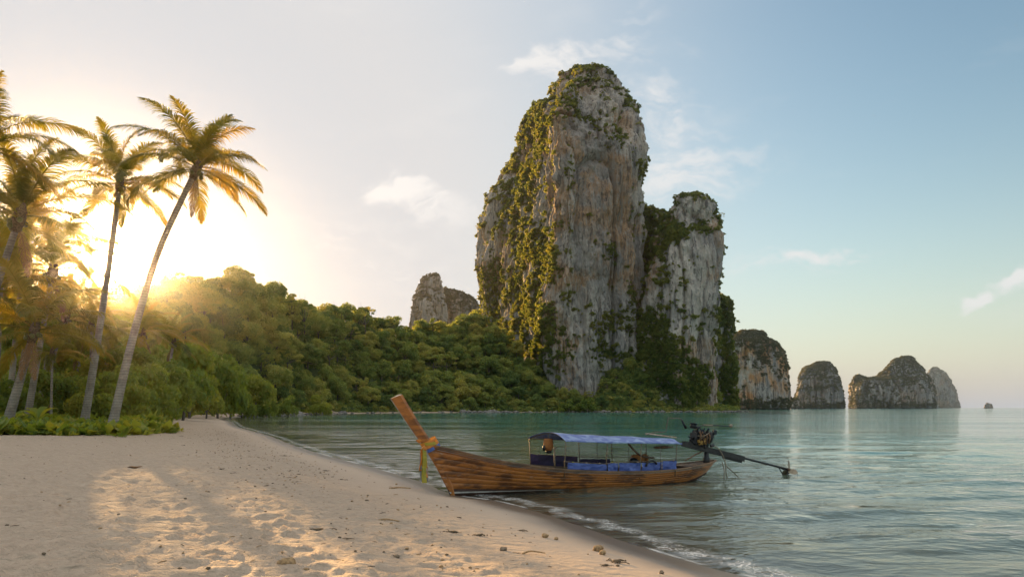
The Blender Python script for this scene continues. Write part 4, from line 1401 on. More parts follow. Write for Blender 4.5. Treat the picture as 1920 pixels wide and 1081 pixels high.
# root mound of the leaning palm
Xr, Yr = (207 - 960) / F * 45.0, 45.0
mb = MB()
gr = np.random.default_rng(3)
for k in range(46):
    a = gr.uniform(0, 6.28); L_ = gr.uniform(0.5, 1.5)
    p0 = np.array([math.cos(a) * .5, math.sin(a) * .5, 0.45]); p1 = np.array([math.cos(a) * (.5 + L_ * .5), math.sin(a) * (.5 + L_ * .5), 0.16]); p2 = np.array([math.cos(a + .2) * (.5 + L_), math.sin(a + .2) * (.5 + L_), -0.12])
    mb.tube(catmull([p0, p1, p2], 3), np.linspace(0.045, 0.02, 7), 4)
mb.lump((0, 0, 0.0), (1.15, 1.0, 0.42), 5, 3, 0.3)
o = mb.build('root_mound', M['fibre'], None, True, loc=(Xr, Yr, gz1(Xr, Yr) - 0.1))
tag(o, 'mound of exposed brown roots at the foot of the leaning palm', 'roots')


# ------------------------------------------------------------------ shore rocks
def rock(px_, Y_, w_, h_, lab, seed, group='rocks along the far shore', name='shore_rock', cat='rock'):
    X_ = (px_ - 960) / F * Y_
    mb = MB(); mb.lump((0, 0, 0), (w_ / 2, w_ * 0.4, h_), seed, 4, 0.45)
    o = mb.build(name, M['boulder'], None, True, loc=(X_, Y_, gz1(X_, Y_)))
    tag(o, lab, cat, group)
    return o


rock(928, 326, 7.2, 2.6, 'pale rounded boulder standing in the water before the tallest tower', 3, None, 'boulder', 'boulder')
rock(870, 334, 4.2, 1.9, 'dark rock on the shore left of the pale boulder', 4)
rock(553, 222, 6.0, 1.9, 'jagged light rock on the shore below the bushes', 5)
rock(527, 212, 4.0, 1.0, 'flat rock just left of the jagged light rock', 6)
rock(585, 234, 3.5, 0.8, 'low rock just right of the jagged light rock', 7)
rock(642, 270, 3.0, 0.8, 'small dark rock near the thin strip of far sand', 8)
mb = MB(); gr = np.random.default_rng(8)
for k in range(420):
    i = gr.integers(0, len(SH) - 1); 
    if not (95 < i < 175): i = int(gr.integers(95, 175))
    i = min(i, len(SH) - 2)
    p = SH[i] * (1 - gr.random()) + SH[i + 1] * gr.random() if False else SH[i] + (SH[i + 1] - SH[i]) * gr.random()
    s = gr.uniform(0.4, 1.3) * (1.3 if i > 130 else 0.8)
    px_ = 960 + p[0] / p[1] * F
    if 640 < px_ < 860 and gr.random() < 0.8: continue
    mb.lump((p[0] + gr.normal() * 1.0, p[1] + gr.uniform(0, 3), 0.15), (s, s * .8, s * .5), int(k), 1, 0.5)
o = mb.build('shore_rubble', M['boulder'], None, False); tag(o, 'broken dark rubble lining the far waterline', kind='stuff')


# ------------------------------------------------------------------ longtail boat
def wood_mat(name, c1, c2, dk, rough=0.38, wear=0.35, sc_=1.0, coat=0.25):
    m, w = newmat(name)
    tc = w.n('ShaderNodeTexCoord').outputs['Object']
    tone = w.n('ShaderNodeObjectInfo').outputs['Random']
    grain = w.noise(w.mapping(tc, (1.2, 5, 5.5)), 2.2 * sc_, 8, 0.72, 0.5)
    big = w.noise(w.mapping(tc, (0.55, 1, 1.7)), 2.0 * sc_, 5, 0.62)
    spot = w.noise(tc, 13.0, 5, 0.7)
    col = w.mix(w.smooth(grain, 0.3, 0.72), c1, c2)
    col = w.mix(w.math('MULTIPLY', w.smooth(big, 0.47, 0.6), 0.85), col, dk)
    col = w.mix(w.math('MULTIPLY', tone, 0.1), col, dk)
    z = w.n('ShaderNodeSeparateXYZ', {0: tc}).outputs[2]
    pale = w.math('MULTIPLY', w.smooth(w.noise(w.mapping(tc, (1, 1, 2.2)), 4.2, 7, 0.72), 0.6, 0.7), wear)
    col = w.mix(pale, col, (0.42, 0.38, 0.33))
    col = w.mix(w.math('MULTIPLY', w.smooth(spot, 0.62, 0.74), 0.6), col, (0.03, 0.018, 0.01))
    bp = w.n('ShaderNodeBump', {'Strength': 0.35, 'Distance': 0.012, 'Height': w.math('ADD', grain, w.math('MULTIPLY', spot, 0.5))}).outputs[0]
    rg = w.math('ADD', rough, w.math('MULTIPLY', w.math('ADD', pale, w.math('MULTIPLY', spot, 0.3)), 0.5))
    b = w.n('ShaderNodeBsdfPrincipled', {'Base Color': col, 'Roughness': rg, 'Normal': bp, 'Coat Weight': coat, 'Coat Roughness': 0.3})
    finish(w, b.outputs[0])
    return m


M['hull'] = wood_mat('varnished_hull', (0.5, 0.185, 0.035), (0.3, 0.1, 0.022), (0.085, 0.032, 0.013), rough=0.32, wear=0.45)
M['stemw'] = wood_mat('stem_wood', (0.5, 0.185, 0.035), (0.36, 0.12, 0.025), (0.15, 0.055, 0.018), wear=0.1)
M['rail'] = wood_mat('rail_wood', (0.28, 0.17, 0.09), (0.17, 0.1, 0.055), (0.1, 0.065, 0.04), 0.6, 0.6, coat=0.0)
M['deck'] = wood_mat('deck_wood', (0.2, 0.14, 0.09), (0.12, 0.08, 0.05), (0.05, 0.035, 0.025), 0.7, 0.3, coat=0.0)
M['bottom'] = simple('bottom_paint', (0.07, 0.03, 0.018), 0.6, var=0.4, scale=3)
M['white'] = simple('white_paint', (0.55, 0.52, 0.47), 0.6, var=0.3, scale=5)
M['greyrail'] = simple('grey_worn_paint', (0.32, 0.3, 0.29), 0.6, var=0.35, scale=7)
M['cut'] = simple('pale_cut_wood', (0.62, 0.5, 0.38), 0.7, var=0.3, scale=9, c2=(0.4, 0.26, 0.15))
M['metal'] = simple('dark_iron', (0.05, 0.05, 0.052), 0.45, 0.6, var=0.4, scale=12)
M['pole'] = simple('weathered_pole', (0.2, 0.15, 0.09), 0.6, 0.2, var=0.5, scale=14, c2=(0.09, 0.07, 0.05))
M['rust'] = simple('rusty_iron', (0.22, 0.12, 0.06), 0.7, 0.3, var=0.5, scale=18, c2=(0.08, 0.05, 0.035))
M['blade'] = simple('fouled_bronze', (0.3, 0.25, 0.17), 0.6, 0.2, var=0.4, scale=16)
M['engine'] = simple('greasy_engine', (0.035, 0.038, 0.042), 0.4, 0.5, var=0.5, scale=9)
M['oil'] = simple('yellow_engine_paint', (0.5, 0.3, 0.06), 0.55, 0.1, var=0.5, scale=14, c2=(0.2, 0.11, 0.03))
M['rope'] = simple('rope', (0.33, 0.27, 0.19), 0.9, var=0.4, scale=40, bump=0.6)


def cloth(name, c, c2, rough=0.6, trans=0.15):
    m, w = newmat(name)
    tc = w.n('ShaderNodeTexCoord').outputs['Object']
    n = w.noise(w.mapping(tc, (1, 1, 2)), 2.6, 5, 0.6, 0.8)
    n2 = w.noise(tc, 9, 5, 0.65)
    col = w.mix(w.smooth(n, 0.4, 0.66), c, c2)
    col = w.mix(w.math('MULTIPLY', w.smooth(n2, 0.62, 0.8), 0.3), col, tuple(x * 0.5 for x in c))
    bp = w.n('ShaderNodeBump', {'Strength': 0.5, 'Distance': 0.05, 'Height': w.noise(w.mapping(tc, (1, 1, 1.5)), 3.5, 4, 0.5, 1.0)}).outputs[0]
    p = w.n('ShaderNodeBsdfPrincipled', {'Base Color': col, 'Roughness': rough, 'Normal': bp})
    t = w.n('ShaderNodeBsdfTranslucent', {'Color': col})
    mx = w.n('ShaderNodeMixShader', {0: trans, 1: p.outputs[0], 2: t.outputs[0]})
    finish(w, mx.outputs[0])
    return m


M['tarp'] = cloth('blue_tarpaulin', (0.055, 0.095, 0.33), (0.10, 0.16, 0.45), 0.45)
M['roof'] = cloth('faded_blue_canopy', (0.11, 0.16, 0.42), (0.30, 0.40, 0.62), 0.45)
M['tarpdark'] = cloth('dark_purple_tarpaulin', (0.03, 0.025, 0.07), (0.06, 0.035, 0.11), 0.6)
M['rib_o'] = cloth('orange_ribbon', (0.75, 0.3, 0.05), (0.6, 0.22, 0.04), 0.6, 0.3)
M['rib_y'] = cloth('yellow_green_ribbon', (0.5, 0.42, 0.05), (0.34, 0.34, 0.06), 0.6, 0.3)
M['rib_b'] = cloth('blue_ribbon', (0.12, 0.22, 0.6), (0.09, 0.16, 0.45), 0.6, 0.3)
M['rib_g'] = cloth('grey_ribbon', (0.4, 0.38, 0.38), (0.25, 0.24, 0.26), 0.7, 0.3)
M['orange_cloth'] = cloth('orange_cloth', (0.4, 0.17, 0.05), (0.25, 0.1, 0.03), 0.9)

boat = empty('longtail_boat', (-1.79, 19.9, 0.0), R(28))
tag(boat, 'weathered wooden longtail boat beached bow first, with blue canopy and ribboned stem', 'boat')

S_K = [0, .06, .12, .22, .35, .5, .65, .78, .88, .95, 1.0]
A_K = [0.0, .62, 1.2, 2.2, 3.6, 5.1, 6.6, 7.9, 8.9, 9.5, 9.92]
Z_K = [0.0, -.05, -.09, -.15, -.2, -.24, -.24, -.2, -.1, .04, .24]
A_S = [-.74, .0, .7, 1.9, 3.4, 5.1, 6.7, 8.1, 9.1, 9.8, 10.35]
Z_S = [1.56, 1.38, 1.19, .93, .71, .57, .51, .52, .575, .63, .69]
H_S = [.075, .29, .46, .66, .78, .82, .81, .71, .55, .36, .0]
P_S = [.95, .85, .75, .58, .42, .36, .36, .38, .42, .5, .6]


def smooth_interp(s, xs, ys):
    c = catmull(np.stack([xs, ys], 1), 12)
    return np.interp(s, c[:, 0], c[:, 1])


def hull_pt(s, t, side, inset=0.0):
    """s along, t from keel (0) to sheer (1); side -1 near, +1 far"""
    s = np.asarray(s, float); t = np.asarray(t, float)
    a = smooth_interp(s, S_K, A_K) * (1 - t) + smooth_interp(s, S_K, A_S) * t
    z = smooth_interp(s, S_K, Z_K) * (1 - t) + smooth_interp(s, S_K, Z_S) * t
    h = smooth_interp(s, S_K, H_S)
    if True:
        h = np.where(s > 0.95, 0.36 * np.sqrt(np.clip((1 - s) / 0.05, 0, 1)), h)
    y = np.maximum(h * np.maximum(t, 1e-4) ** smooth_interp(s, S_K, P_S) - inset, 0.0)
    return np.stack([a, side * y, z], -1)


NS = 90
ss = 1 - (1 - np.linspace(0, 1, NS)) ** 1.35
TL = [0.02, 0.13, 0.2, 0.335, 0.47, 0.605, 0.74, 0.87, 1.0]
ZKs, ZSs = smooth_interp(ss, S_K, Z_K), smooth_interp(ss, S_K, Z_S)
TB = np.clip((np.interp(ss, [0, .1, .25, .4, .6, .85, 1], [.22, .18, .11, .06, .02, .02, .32]) - ZKs) / (ZSs - ZKs), 0.06, 0.4)
for side in (-1, 1):
    for k in range(8):
        t0 = np.full(NS, .02) if k == 0 else TB + (1 - TB) * (k - 1) / 7
        t1 = TB if k == 0 else TB + (1 - TB) * k / 7
        m_ = M['bottom'] if k == 0 else M['hull']
        cols = []
        prof_t = [(t0, 0.02), (t0 + .002, 0.007), (t0 + .006, 0.0), ((t0 + t1) / 2, -0.002), (t1 - .005, 0.0), (t1 - .002, 0.003), (t1, 0.02)]
        for tt, ins in prof_t:
            cols.append(hull_pt(ss, tt, side, ins))
        gridp = np.stack(cols, 1)
        mb = MB(); mb.grid(gridp, side > 0)
        o = mb.build('bottom_plank' if k == 0 else 'plank', m_, boat, True)
    # inner lining
    cols = [hull_pt(ss, np.full(NS, tt), side, 0.05) for tt in np.linspace(0.05, 1, 8)]
    mb = MB(); mb.grid(np.stack(cols, 1), side < 0)
    mb.build('inner_planking', M['deck'], boat, True)
    # white stripe near the bow, lying on the planking
    sl = np.linspace(0.002, 0.36, 40)
    th_ = np.interp(sl, [0, .2, .36], [0.017, 0.012, 0.003])
    zk_, zs_ = smooth_interp(sl, S_K, Z_K), smooth_interp(sl, S_K, Z_S)
    zc_ = np.interp(sl, [0, .12, .36], [.115, .09, .055])
    c_ = (zc_ - zk_) / (zs_ - zk_)
    a_ = np.stack([hull_pt(sl, c_ - th_, side, -0.012), hull_pt(sl, c_ + th_, side, -0.012)], 1)
    mb = MB(); mb.grid(a_, side > 0); mb.build('white_stripe', M['white'], boat, True)
    # rub rails and cap rail
    for tt, w_, h_, mt, nm, off in ((0.955, 0.035, 0.028, M['rail'], 'rub_rail', 0.012), (0.915, 0.022, 0.012, M['greyrail'], 'grey_trim', 0.006), (1.0, 0.075, 0.035, M['rail'], 'gunwale', -0.01)):
        sl = 1 - (1 - np.linspace(0.012, 1, 80)) ** 1.4
        c = hull_pt(sl, np.full(80, tt), side, -off)
        out = np.array([0, side, 0.0])
        cs = np.array([[-w_ / 2, -h_ / 2], [w_ / 2, -h_ / 2], [w_ / 2, h_ / 2], [-w_ / 2, h_ / 2], [-w_ / 2, -h_ / 2]])
        tan = np.gradient(c, axis=0); tan[:, 2] = 0; tan /= np.linalg.norm(tan, axis=1)[:, None] + 1e-9
        nr_ = np.stack([-tan[:, 1], tan[:, 0], np.zeros(80)], 1) * side
        rows = np.stack([c + nr_ * u_ + np.array([0, 0, v_]) for u_, v_ in cs], 1)
        mb = MB(); mb.grid(rows, side > 0); mb.build(nm, mt, boat, False)
# keel and stem post
kp = catmull([(-.02, 0, 0.0), (1.2, 0, -.1), (3.6, 0, -.21), (6.0, 0, -.25), (8.2, 0, -.18), (9.92, 0, .24)], 8)
mb = MB(); mb.tube(kp, 0.045, 6); mb.build('keel', M['bottom'], boat, True)
front = catmull([(0.04, 0, -0.02), (-.20, 0, .4), (-.41, 0, .8), (-.80, 0, 1.42), (-1.22, 0, 2.0), (-1.80, 0, 2.84)], 6)
rear = catmull([(.14, 0, -.03), (.03, 0, .4), (-.15, 0, .8), (-.54, 0, 1.50), (-.96, 0, 2.1), (-1.50, 0, 2.96)], 6)
n_ = len(front)
hw = np.interp(np.linspace(0, 1, n_), [0, .15, .45, 1], [.03, .05, .075, .11])
rows = []
for i in range(n_):
    f_, r_ = front[i], rear[i]
    m_ = f_ * 0.25 + r_ * 0.75
    up = np.array([0, hw[i], 0])
    rows.append([f_ - up * .12, m_ - up, r_ - up * .8, r_ + up * .8, m_ + up, f_ + up * .12, f_ - up * .12])
rows = np.array(rows)
mb = MB(); mb.grid(rows)
mb.build('stem_post', M['stemw'], boat, False)
top = rows[-1]
apex = top[:6].mean(0) + np.array([0.04, 0, 0.05])
mb = MB()
vv_ = np.concatenate([top[:6] + np.array([-.002, 0, .003]), [apex]])
mb.add(vv_, (), [[i, (i + 1) % 6, 6] for i in range(6)]); mb.build('stem_cap', M['cut'], boat, False)
mb = MB()
e0 = front + np.array([-.012, 0, -.004])
mb.slab(np.stack([e0 + np.array([0, -.014, 0]), e0 + np.array([0, .014, 0])], 1)[n_ // 2:], 0.012, (-0.8, 0, 0.5)); mb.build('stem_edging', M['white'], boat, False)

# floor boards, thwarts, decks
for i in range(7):
    yy0 = -0.54 + i * 0.18
    sl = np.linspace(.16, .9, 30)
    lim = hull_pt(sl, np.full(30, .38), 1, .06)[:, 1]
    a_ = hull_pt(sl, np.full(30, .38), 1)[:, 0]
    y0 = np.clip(np.full(30, yy0 - .083), -lim, lim); y1 = np.clip(np.full(30, yy0 + .083), -lim, lim)
    zf = np.interp(sl, [.16, .3, .8, .9], [.22, .12, .12, .24])
    mb = MB(); mb.slab(np.stack([np.stack([a_, y0, zf], 1), np.stack([a_, y1, zf], 1)], 1), 0.02); mb.build('floor_board', M['deck'], boat)
for a_, nm in ((1.3, 'thwart'), (2.2, 'thwart'), (8.3, 'thwart')):
    s0 = float(np.interp(a_, A_S, S_K)); hh = float(hull_pt(s0, .88, 1, .03)[1]); zz_ = float(hull_pt(s0, .88, 1)[2])
    mb = MB(); mb.box((a_, 0, zz_), (.2, 2 * hh, .035)); mb.build(nm, M['deck'], boat)
for i in range(9):
    a_ = 3.0 + i * 0.62
    s0 = float(np.interp(a_, A_S, S_K))
    for side in (-1, 1):
        pts_ = [hull_pt(s0, t_, side, .075) for t_ in (.3, .5, .7, .85, .98)]
        mb = MB(); mb.tube(pts_, .022, 5); mb.build('rib', M['deck'], boat)
for i in range(7):      # stern deck planks
    a0 = 8.95 + i * .19
    s0 = min(float(np.interp(a0 + .09, A_S, S_K)), .992); hh = max(float(hull_pt(s0, .93, 1, .03)[1]), .04); zz_ = float(hull_pt(s0, .93, 1)[2])
    mb = MB(); mb.box((a0, 0, zz_), (.175, 2 * hh, .025)); mb.build('deck_plank', M['deck'], boat)
for i in range(5):      # bow deck planks
    a0 = -.35 + i * .2
    s0 = max(float(np.interp(a0, A_S, S_K)), .01); hh = max(float(hull_pt(s0, .93, 1, .03)[1]), .04); zz_ = float(hull_pt(s0, .93, 1)[2])
    mb = MB(); mb.box((a0, 0, zz_), (.185, 2 * hh, .025), (0, .22, 0)); mb.build('deck_plank', M['deck'], boat)

# canopy frame
AP = [3.45, 5.0, 6.35, 7.85]
HC = .82


def can_top(a):
    return np.interp(a, [3.1, 3.5, 5.0, 6.4, 7.9, 8.3], [1.60, 1.585, 1.50, 1.46, 1.40, 1.38])


def sheer_z(a):
    return float(np.interp(a, A_S, Z_S))


for side in (-1, 1):
    for a_ in AP:
        off = -0.35 if (side > 0 and a_ < 4) else 0.0
        zt = float(can_top(a_)) - .01
        mb = MB(); mb.tube([(a_ + off * 1.0, side * (HC - .1), sheer_z(a_) - .25), (a_ + off, side * HC, zt)], .017, 7); mb.build('canopy_post', M['pole'], boat, True)
    for a_ in ((5.75, 7.1) if side > 0 else (7.15,)):
        mb = MB(); mb.tube([(a_, side * HC * .98, sheer_z(a_) - .05), (a_, side * HC, float(can_top(a_)) - .01)], .010, 6); mb.build('canopy_post', M['pole'], boat, True)
    aa = np.linspace(3.45 - (.35 if side > 0 else 0), 8.0, 14)
    mb = MB(); mb.tube(np.stack([aa, np.full(14, side * HC), can_top(aa) - .015], 1), .014, 6); mb.build('canopy_rail', M['pole'], boat, True)
    aa = np.linspace(3.4, 7.9, 10)
    zr_ = np.array([sheer_z(a) for a in aa])
    hrail = np.interp(aa, [3.4, 5.0, 5.1, 7.9], [.24, .23, .3, .33]) if side < 0 else np.interp(aa, [3.4, 7.9], [.36, .36])
    mb = MB(); mb.tube(np.stack([aa, np.full(10, side * (HC - .02)), zr_ + hrail], 1), .012, 6); mb.build('side_rail', M['pole'], boat, True)
for a_ in (3.45, 5.0, 6.35, 7.85):
    th = np.linspace(-1, 1, 13)
    sh = np.where(th > 0, -.35 * th, 0) if a_ < 4 else np.zeros(13)
    mb = MB(); mb.tube(np.stack([a_ + sh, th * HC, can_top(a_) - .02 + .22 * (1 - th ** 2) * np.interp(a_, [3.4, 7.9], [1, .6])], 1), .014, 6); mb.build('canopy_hoop', M['pole'], boat, True)
na, nt = 60, 21
aa = np.linspace(0, 1, na)[:, None]; th = np.linspace(-1, 1, nt)[None, :]
a0 = 3.40 - .36 * np.clip(th, 0, 1); a1 = 8.10 + .15 * np.cos(th * 3)
A_ = a0 + (a1 - a0) * aa
rise = np.interp(A_, [3.4, 7.9], [.22, .13])
sag = -0.018 * np.sin((A_ - 3.45) / 1.5 * np.pi) ** 2
Z_ = can_top(A_) + rise * (1 - th ** 2) + sag + .006 * fbm(A_ * 3, th * 3 + 0 * A_, None, 3, .5, 7) + 0.008
pt = np.stack([A_, th * (HC + .02) + 0 * A_, Z_], -1)
mb = MB(); mb.slab(pt, .008); cover = mb.build('canopy_cover', M['roof'], boat, True)
# hanging edge of the cover
n_ = 50
ae = np.linspace(3.42, 8.05, n_)
drop = .03 + .005 * fbm(ae * 4, ae * 0, None, 3, .5, 2)
e = np.stack([np.stack([ae, np.full(n_, -(HC + .024)), can_top(ae) + .004], 1), np.stack([ae, np.full(n_, -(HC + .03)), can_top(ae) - drop], 1)], 1)
mb = MB(); mb.grid(e); mb.build('canopy_valance', M['roof'], cover, True)
# side tarpaulins
for (b0, b1, side, mt, top_off, low_off, nm) in [(3.52, 4.97, -1, 'tarp', .225, .02, 'side_tarpaulin'), (5.03, 5.42, -1, 'tarp', .27, .02, 'side_tarpaulin'), (5.47, 6.33, -1, 'tarp', .28, .02, 'side_tarpaulin'),
                                               (6.38, 7.2, -1, 'tarp', .29, .02, 'side_tarpaulin'), (7.24, 7.83, -1, 'tarp', .31, .02, 'side_tarpaulin'),
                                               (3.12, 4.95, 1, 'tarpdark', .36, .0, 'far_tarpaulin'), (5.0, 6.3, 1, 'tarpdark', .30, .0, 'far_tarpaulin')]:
    nn = 26
    ae = np.linspace(b0, b1, nn)[:, None]; v_ = np.linspace(0, 1, 9)[None, :]
    sz = np.interp(ae, A_S, Z_S)
    Zt = sz + low_off + (top_off - low_off) * v_ - .012 * v_ * np.abs(np.sin(ae * 9))
    Yt = side * (HC - .015) + side * (.022 * fbm(ae * 5 + 0 * v_, v_ * 2 + 0 * ae, None, 3, .5, int(b0 * 10)))
    mb = MB(); mb.slab(np.stack([ae + 0 * v_, Yt, Zt], -1), .006, (0, 1, 0)); o = mb.build(nm, M[mt], boat, True)
# tyre fender hung inside the far side
th = np.linspace(0, 2 * np.pi, 25)
mb = MB(); mb.tube(np.stack([6.75 + .24 * np.cos(th), np.full(25, -HC - .03), .62 + .24 * np.sin(th)], 1)[2:12], .035, 8); mb.build('tyre_fender', M['metal'], boat, True)
# lantern-like bucket and gear
def sub(name, lab, cat, loc):
    o = empty(name, (0, 0, 0)); return o


def world_of(p):
    c, s = math.cos(R(28)), math.sin(R(28))
    return np.array([-1.79 + p[0] * c - p[1] * s, 19.9 + p[0] * s + p[1] * c, p[2]])


bk = empty('hanging_bucket', world_of((3.44, .2, 1.25)), R(28)); tag(bk, 'scuffed orange-brown bucket hanging under the front of the canopy', 'bucket')
mb = MB(); mb.tube([(0, 0, -.02), (0, 0, .10), (0, 0, .30), (0, 0, .36)], [.12, .16, .15, .13], 12); mb.build('body', M['orange_cloth'], bk, True)
mb = MB(); mb.lump((-.14, 0, .08), (.07, .06, .1), 2, 2, .3); mb.lump((0.02, 0, -.05), (.12, .1, .06), 4, 2, .3); mb.build('knot', M['engine'], bk, True)
mb = MB(); mb.tube([(0, 0, .34), (0, 0, .52)], .008, 5); mb.build('cord', M['rope'], bk)
mb = MB(); mb.tube([(3.35, -.35, .5), (3.33, -.35, 1.36)], .028, 8); mb.tube([(3.33, -.35, 1.34), (3.42, -.35, 1.36)], .02, 6); mb.build('short_mast', M['pole'], boat, True)
lj = empty('life_jacket', world_of((7.05, .25, .76)), R(28)); tag(lj, 'heap of orange-brown life jackets under the rear of the canopy', 'life jackets')
mb = MB(); mb.lump((0, 0, .08), (.24, .16, .17), 9, 3, .35); mb.lump((.35, .1, .06), (.2, .16, .14), 12, 3, .35); mb.build('bundle', M['orange_cloth'], lj, True)
mb = MB(); mb.lump((-.2, -.05, .02), (.17, .13, .12), 5, 2, .35); mb.build('dark_bag', M['engine'], lj, True)
tl = MB(); tl.tube(catmull([(6.45, .1, 1.46), (6.8, .1, 1.12), (7.15, .1, .92), (7.6, .05, .86)], 5), [.035] * 16, 8); tl.build('bent_timber', M['deck'], boat, True)
for k in range(9):
    mb = MB()
    a_ = 3.7 + k * .5
    mb.lump((a_, -HC, sheer_z(a_) + .24 + (.06 if a_ > 5 else 0)), (.05, .015, .02), k, 1, .4); mb.build('tie_knot', M['rib_y'] if k % 3 == 0 else M['rope'], boat, True)
# loose planks stowed on top of the stern
mb = MB(); mb.box((7.95, .1, 1.62), (1.3, .22, .035), (0, .12, .1)); mb.build('stowed_board', M['cut'], boat)
mb = MB(); mb.lump((7.75, -.3, 1.24), (.38, .07, .05), 3, 3, .4); mb.build('rolled_cloth', M['rust'], boat, True)

# engine with its long propeller shaft, slung on a post at the stern
eng = empty('longtail_engine', world_of((9.95, 0, .72)), R(28)); tag(eng, 'black car engine with long propeller shaft pivoted on the boat stern', 'engine')
E0 = np.array([9.95, 0, .72])


def ebuild(mb, nm, mt, smooth=True):
    return obj(nm, mb.mesh(nm, M[mt], smooth), eng, -E0)


mb = MB(); mb.tube([(9.95, 0, .5), (9.95, 0, .78), (9.95, 0, .82), (9.95, 0, .98)], [.12, .12, .09, .09], 12); ebuild(mb, 'pivot_post', 'metal')
mb = MB(); mb.tube([(8.75, -.22, .74), (9.35, -.1, .93), (9.75, 0, 1.02)], .024, 6); ebuild(mb, 'brace', 'rust')
d_ = np.array([14.2 - 8.95, 0, .16 - 1.3]); d_ /= np.linalg.norm(d_); pit = -math.atan2(d_[2], d_[0])
def on_shaft(t, up=0.0, y=0.0):
    return np.array([8.95, y, 1.30]) + d_ * t + np.array([-d_[2], 0, d_[0]]) * up * 1.0


mb = MB(); mb.box(on_shaft(1.35), (2.9, .13, .14), (0, pit, 0)); ebuild(mb, 'engine_bed', 'engine', False)
mb = MB()
for sy in (-.075, .075):
    mb.box(on_shaft(1.4, .0, sy), (3.0, .012, .19), (0, pit, 0))
ebuild(mb, 'bed_rail', 'metal', False)
mb = MB(); mb.tube([on_shaft(1.2, .03), on_shaft(5.36, .03)], .042, 10); ebuild(mb, 'shaft_housing', 'metal')
mb = MB(); mb.box(on_shaft(2.35, -.11), (1.0, .03, .12), (0, pit, 0)); ebuild(mb, 'stiffener', 'engine', False)
# engine block: crankcase, head, covers, belts, pipes
mb = MB(); mb.box(on_shaft(.62, .28), (.62, .36, .4), (0, pit, 0)); mb.box(on_shaft(.62, .5), (.56, .26, .14), (0, pit, 0)); ebuild(mb, 'engine_block', 'engine', False)
mb = MB(); 
for k in range(4):
    mb.tube([on_shaft(.40 + k * .15, .55, -.16), on_shaft(.40 + k * .15, .45, -.26), on_shaft(.42 + k * .14, .2, -.27)], .032, 7)
ebuild(mb, 'exhaust_pipe', 'rust')
mb = MB(); mb.tube([on_shaft(.25, .62), on_shaft(.25, .78)], [.13, .11], 14); mb.tube([on_shaft(.25, .78), on_shaft(.25, .8)], [.15, .13], 14); ebuild(mb, 'air_filter', 'engine')
mb = MB(); mb.tube([on_shaft(.93, .42, -.05), on_shaft(1.0, .42, -.05)], [.24, .24], 20); mb.tube([on_shaft(1.0, .42, -.05), on_shaft(1.12, .42, -.05)], [.17, .12], 16); ebuild(mb, 'flywheel', 'metal')
gg = np.random.default_rng(2)
mb = MB()
for k in range(26):
    c = on_shaft(gg.uniform(.22, 1.2), gg.uniform(.1, .66), gg.uniform(-.26, .1))
    if k % 2: mb.box(c, gg.uniform(.05, .15, 3), tuple(gg.uniform(-.6, .6, 3)))
    else: mb.tube([c, c + gg.normal(size=3) * .09], gg.uniform(.02, .05), 8)
ebuild(mb, 'engine_fittings', 'engine', False)
mb = MB()
for k in range(14):
    c = on_shaft(gg.uniform(.36, .72), gg.uniform(.08, .34), -.2 - gg.uniform(0, .05))
    mb.box(c, gg.uniform(.03, .09, 3), tuple(gg.uniform(-.6, .6, 3)))
ebuild(mb, 'yellow_fittings', 'oil', False)
mb = MB()
for k in range(6):
    c0 = on_shaft(gg.uniform(.25, 1.0), .62, gg.uniform(-.2, .1)); c1 = on_shaft(gg.uniform(.25, 1.1), gg.uniform(.2, .4), -.28)
    mb.tube(catmull([c0, (c0 + c1) / 2 + gg.normal(size=3) * .09, c1], 5), [.013] * 11, 6)
ebuild(mb, 'hose', 'rope')
# handle, crank pipe, fuel line
mb = MB(); mb.tube(catmull([on_shaft(.9, .6), (9.65, 0, 1.84), (9.85, 0, 1.96), (11.1, 0, 1.90)], 6), [.018] * 19, 7); tb = ebuild(mb, 'tiller_bar', 'metal')
mb = MB(); mb.tube([(9.8, 0, 1.965), (10.25, 0, 1.94)], .026, 8); mb.lump((11.15, 0, 1.92), (.09, .06, .06), 2, 2, .2); obj('grip', mb.mesh('grip', M['rope'], True), tb)
mb = MB(); mb.tube(catmull([(7.2, 0, 1.66), (7.6, 0, 1.74), (8.05, 0, 1.75), (8.1, 0, 1.9), (8.18, 0, 2.2), (8.3, 0, 2.22), (8.75, 0, 2.19), (8.95, 0, 1.95)], 4), [.017] * 29, 7); ebuild(mb, 'bent_pipe', 'pole')
mb = MB(); mb.tube([(8.8, 0, 2.14), (8.98, 0, 1.86)], [.03, .045], 8); ebuild(mb, 'pipe_sleeve', 'engine')
# propeller
pc = on_shaft(5.42, .03)
mb = MB(); mb.tube([on_shaft(5.3, .03), on_shaft(5.5, .03)], [.055, .04], 10); hub = ebuild(mb, 'propeller_hub', 'rust')
for az in (8, 128, 248):
    nn, mm = 9, 6
    L_ = np.linspace(.03, .36, nn)[:, None]; w_ = np.linspace(-1, 1, mm)[None, :]
    wd = .15 * np.sin(np.pi * np.clip((L_ + .06) / .45, 0, 1)) ** .7
    tw = 1.1
    px3 = w_ * wd * math.sin(tw); pw = w_ * wd * math.cos(tw)
    a = R(az)
    ys = L_ * math.sin(a) + pw * math.cos(a); zs = L_ * math.cos(a) - pw * math.sin(a)
    blade = np.stack([px3 + 0 * L_, ys, zs], -1) + pc + d_ * .02
    mb = MB(); mb.slab(blade, .012, (1, 0, 0)); obj('propeller_blade', mb.mesh('propeller_blade', M['blade'], True), hub)
mb = MB(); mb.tube([on_shaft(4.85, .0), on_shaft(5.25, -.34)], .02, 6); mb.tube([on_shaft(5.38, .0), on_shaft(5.34, -.36)], .018, 6); mb.tube([on_shaft(5.0, -.02), on_shaft(5.5, -.06)], .018, 6); ebuild(mb, 'skeg', 'metal')
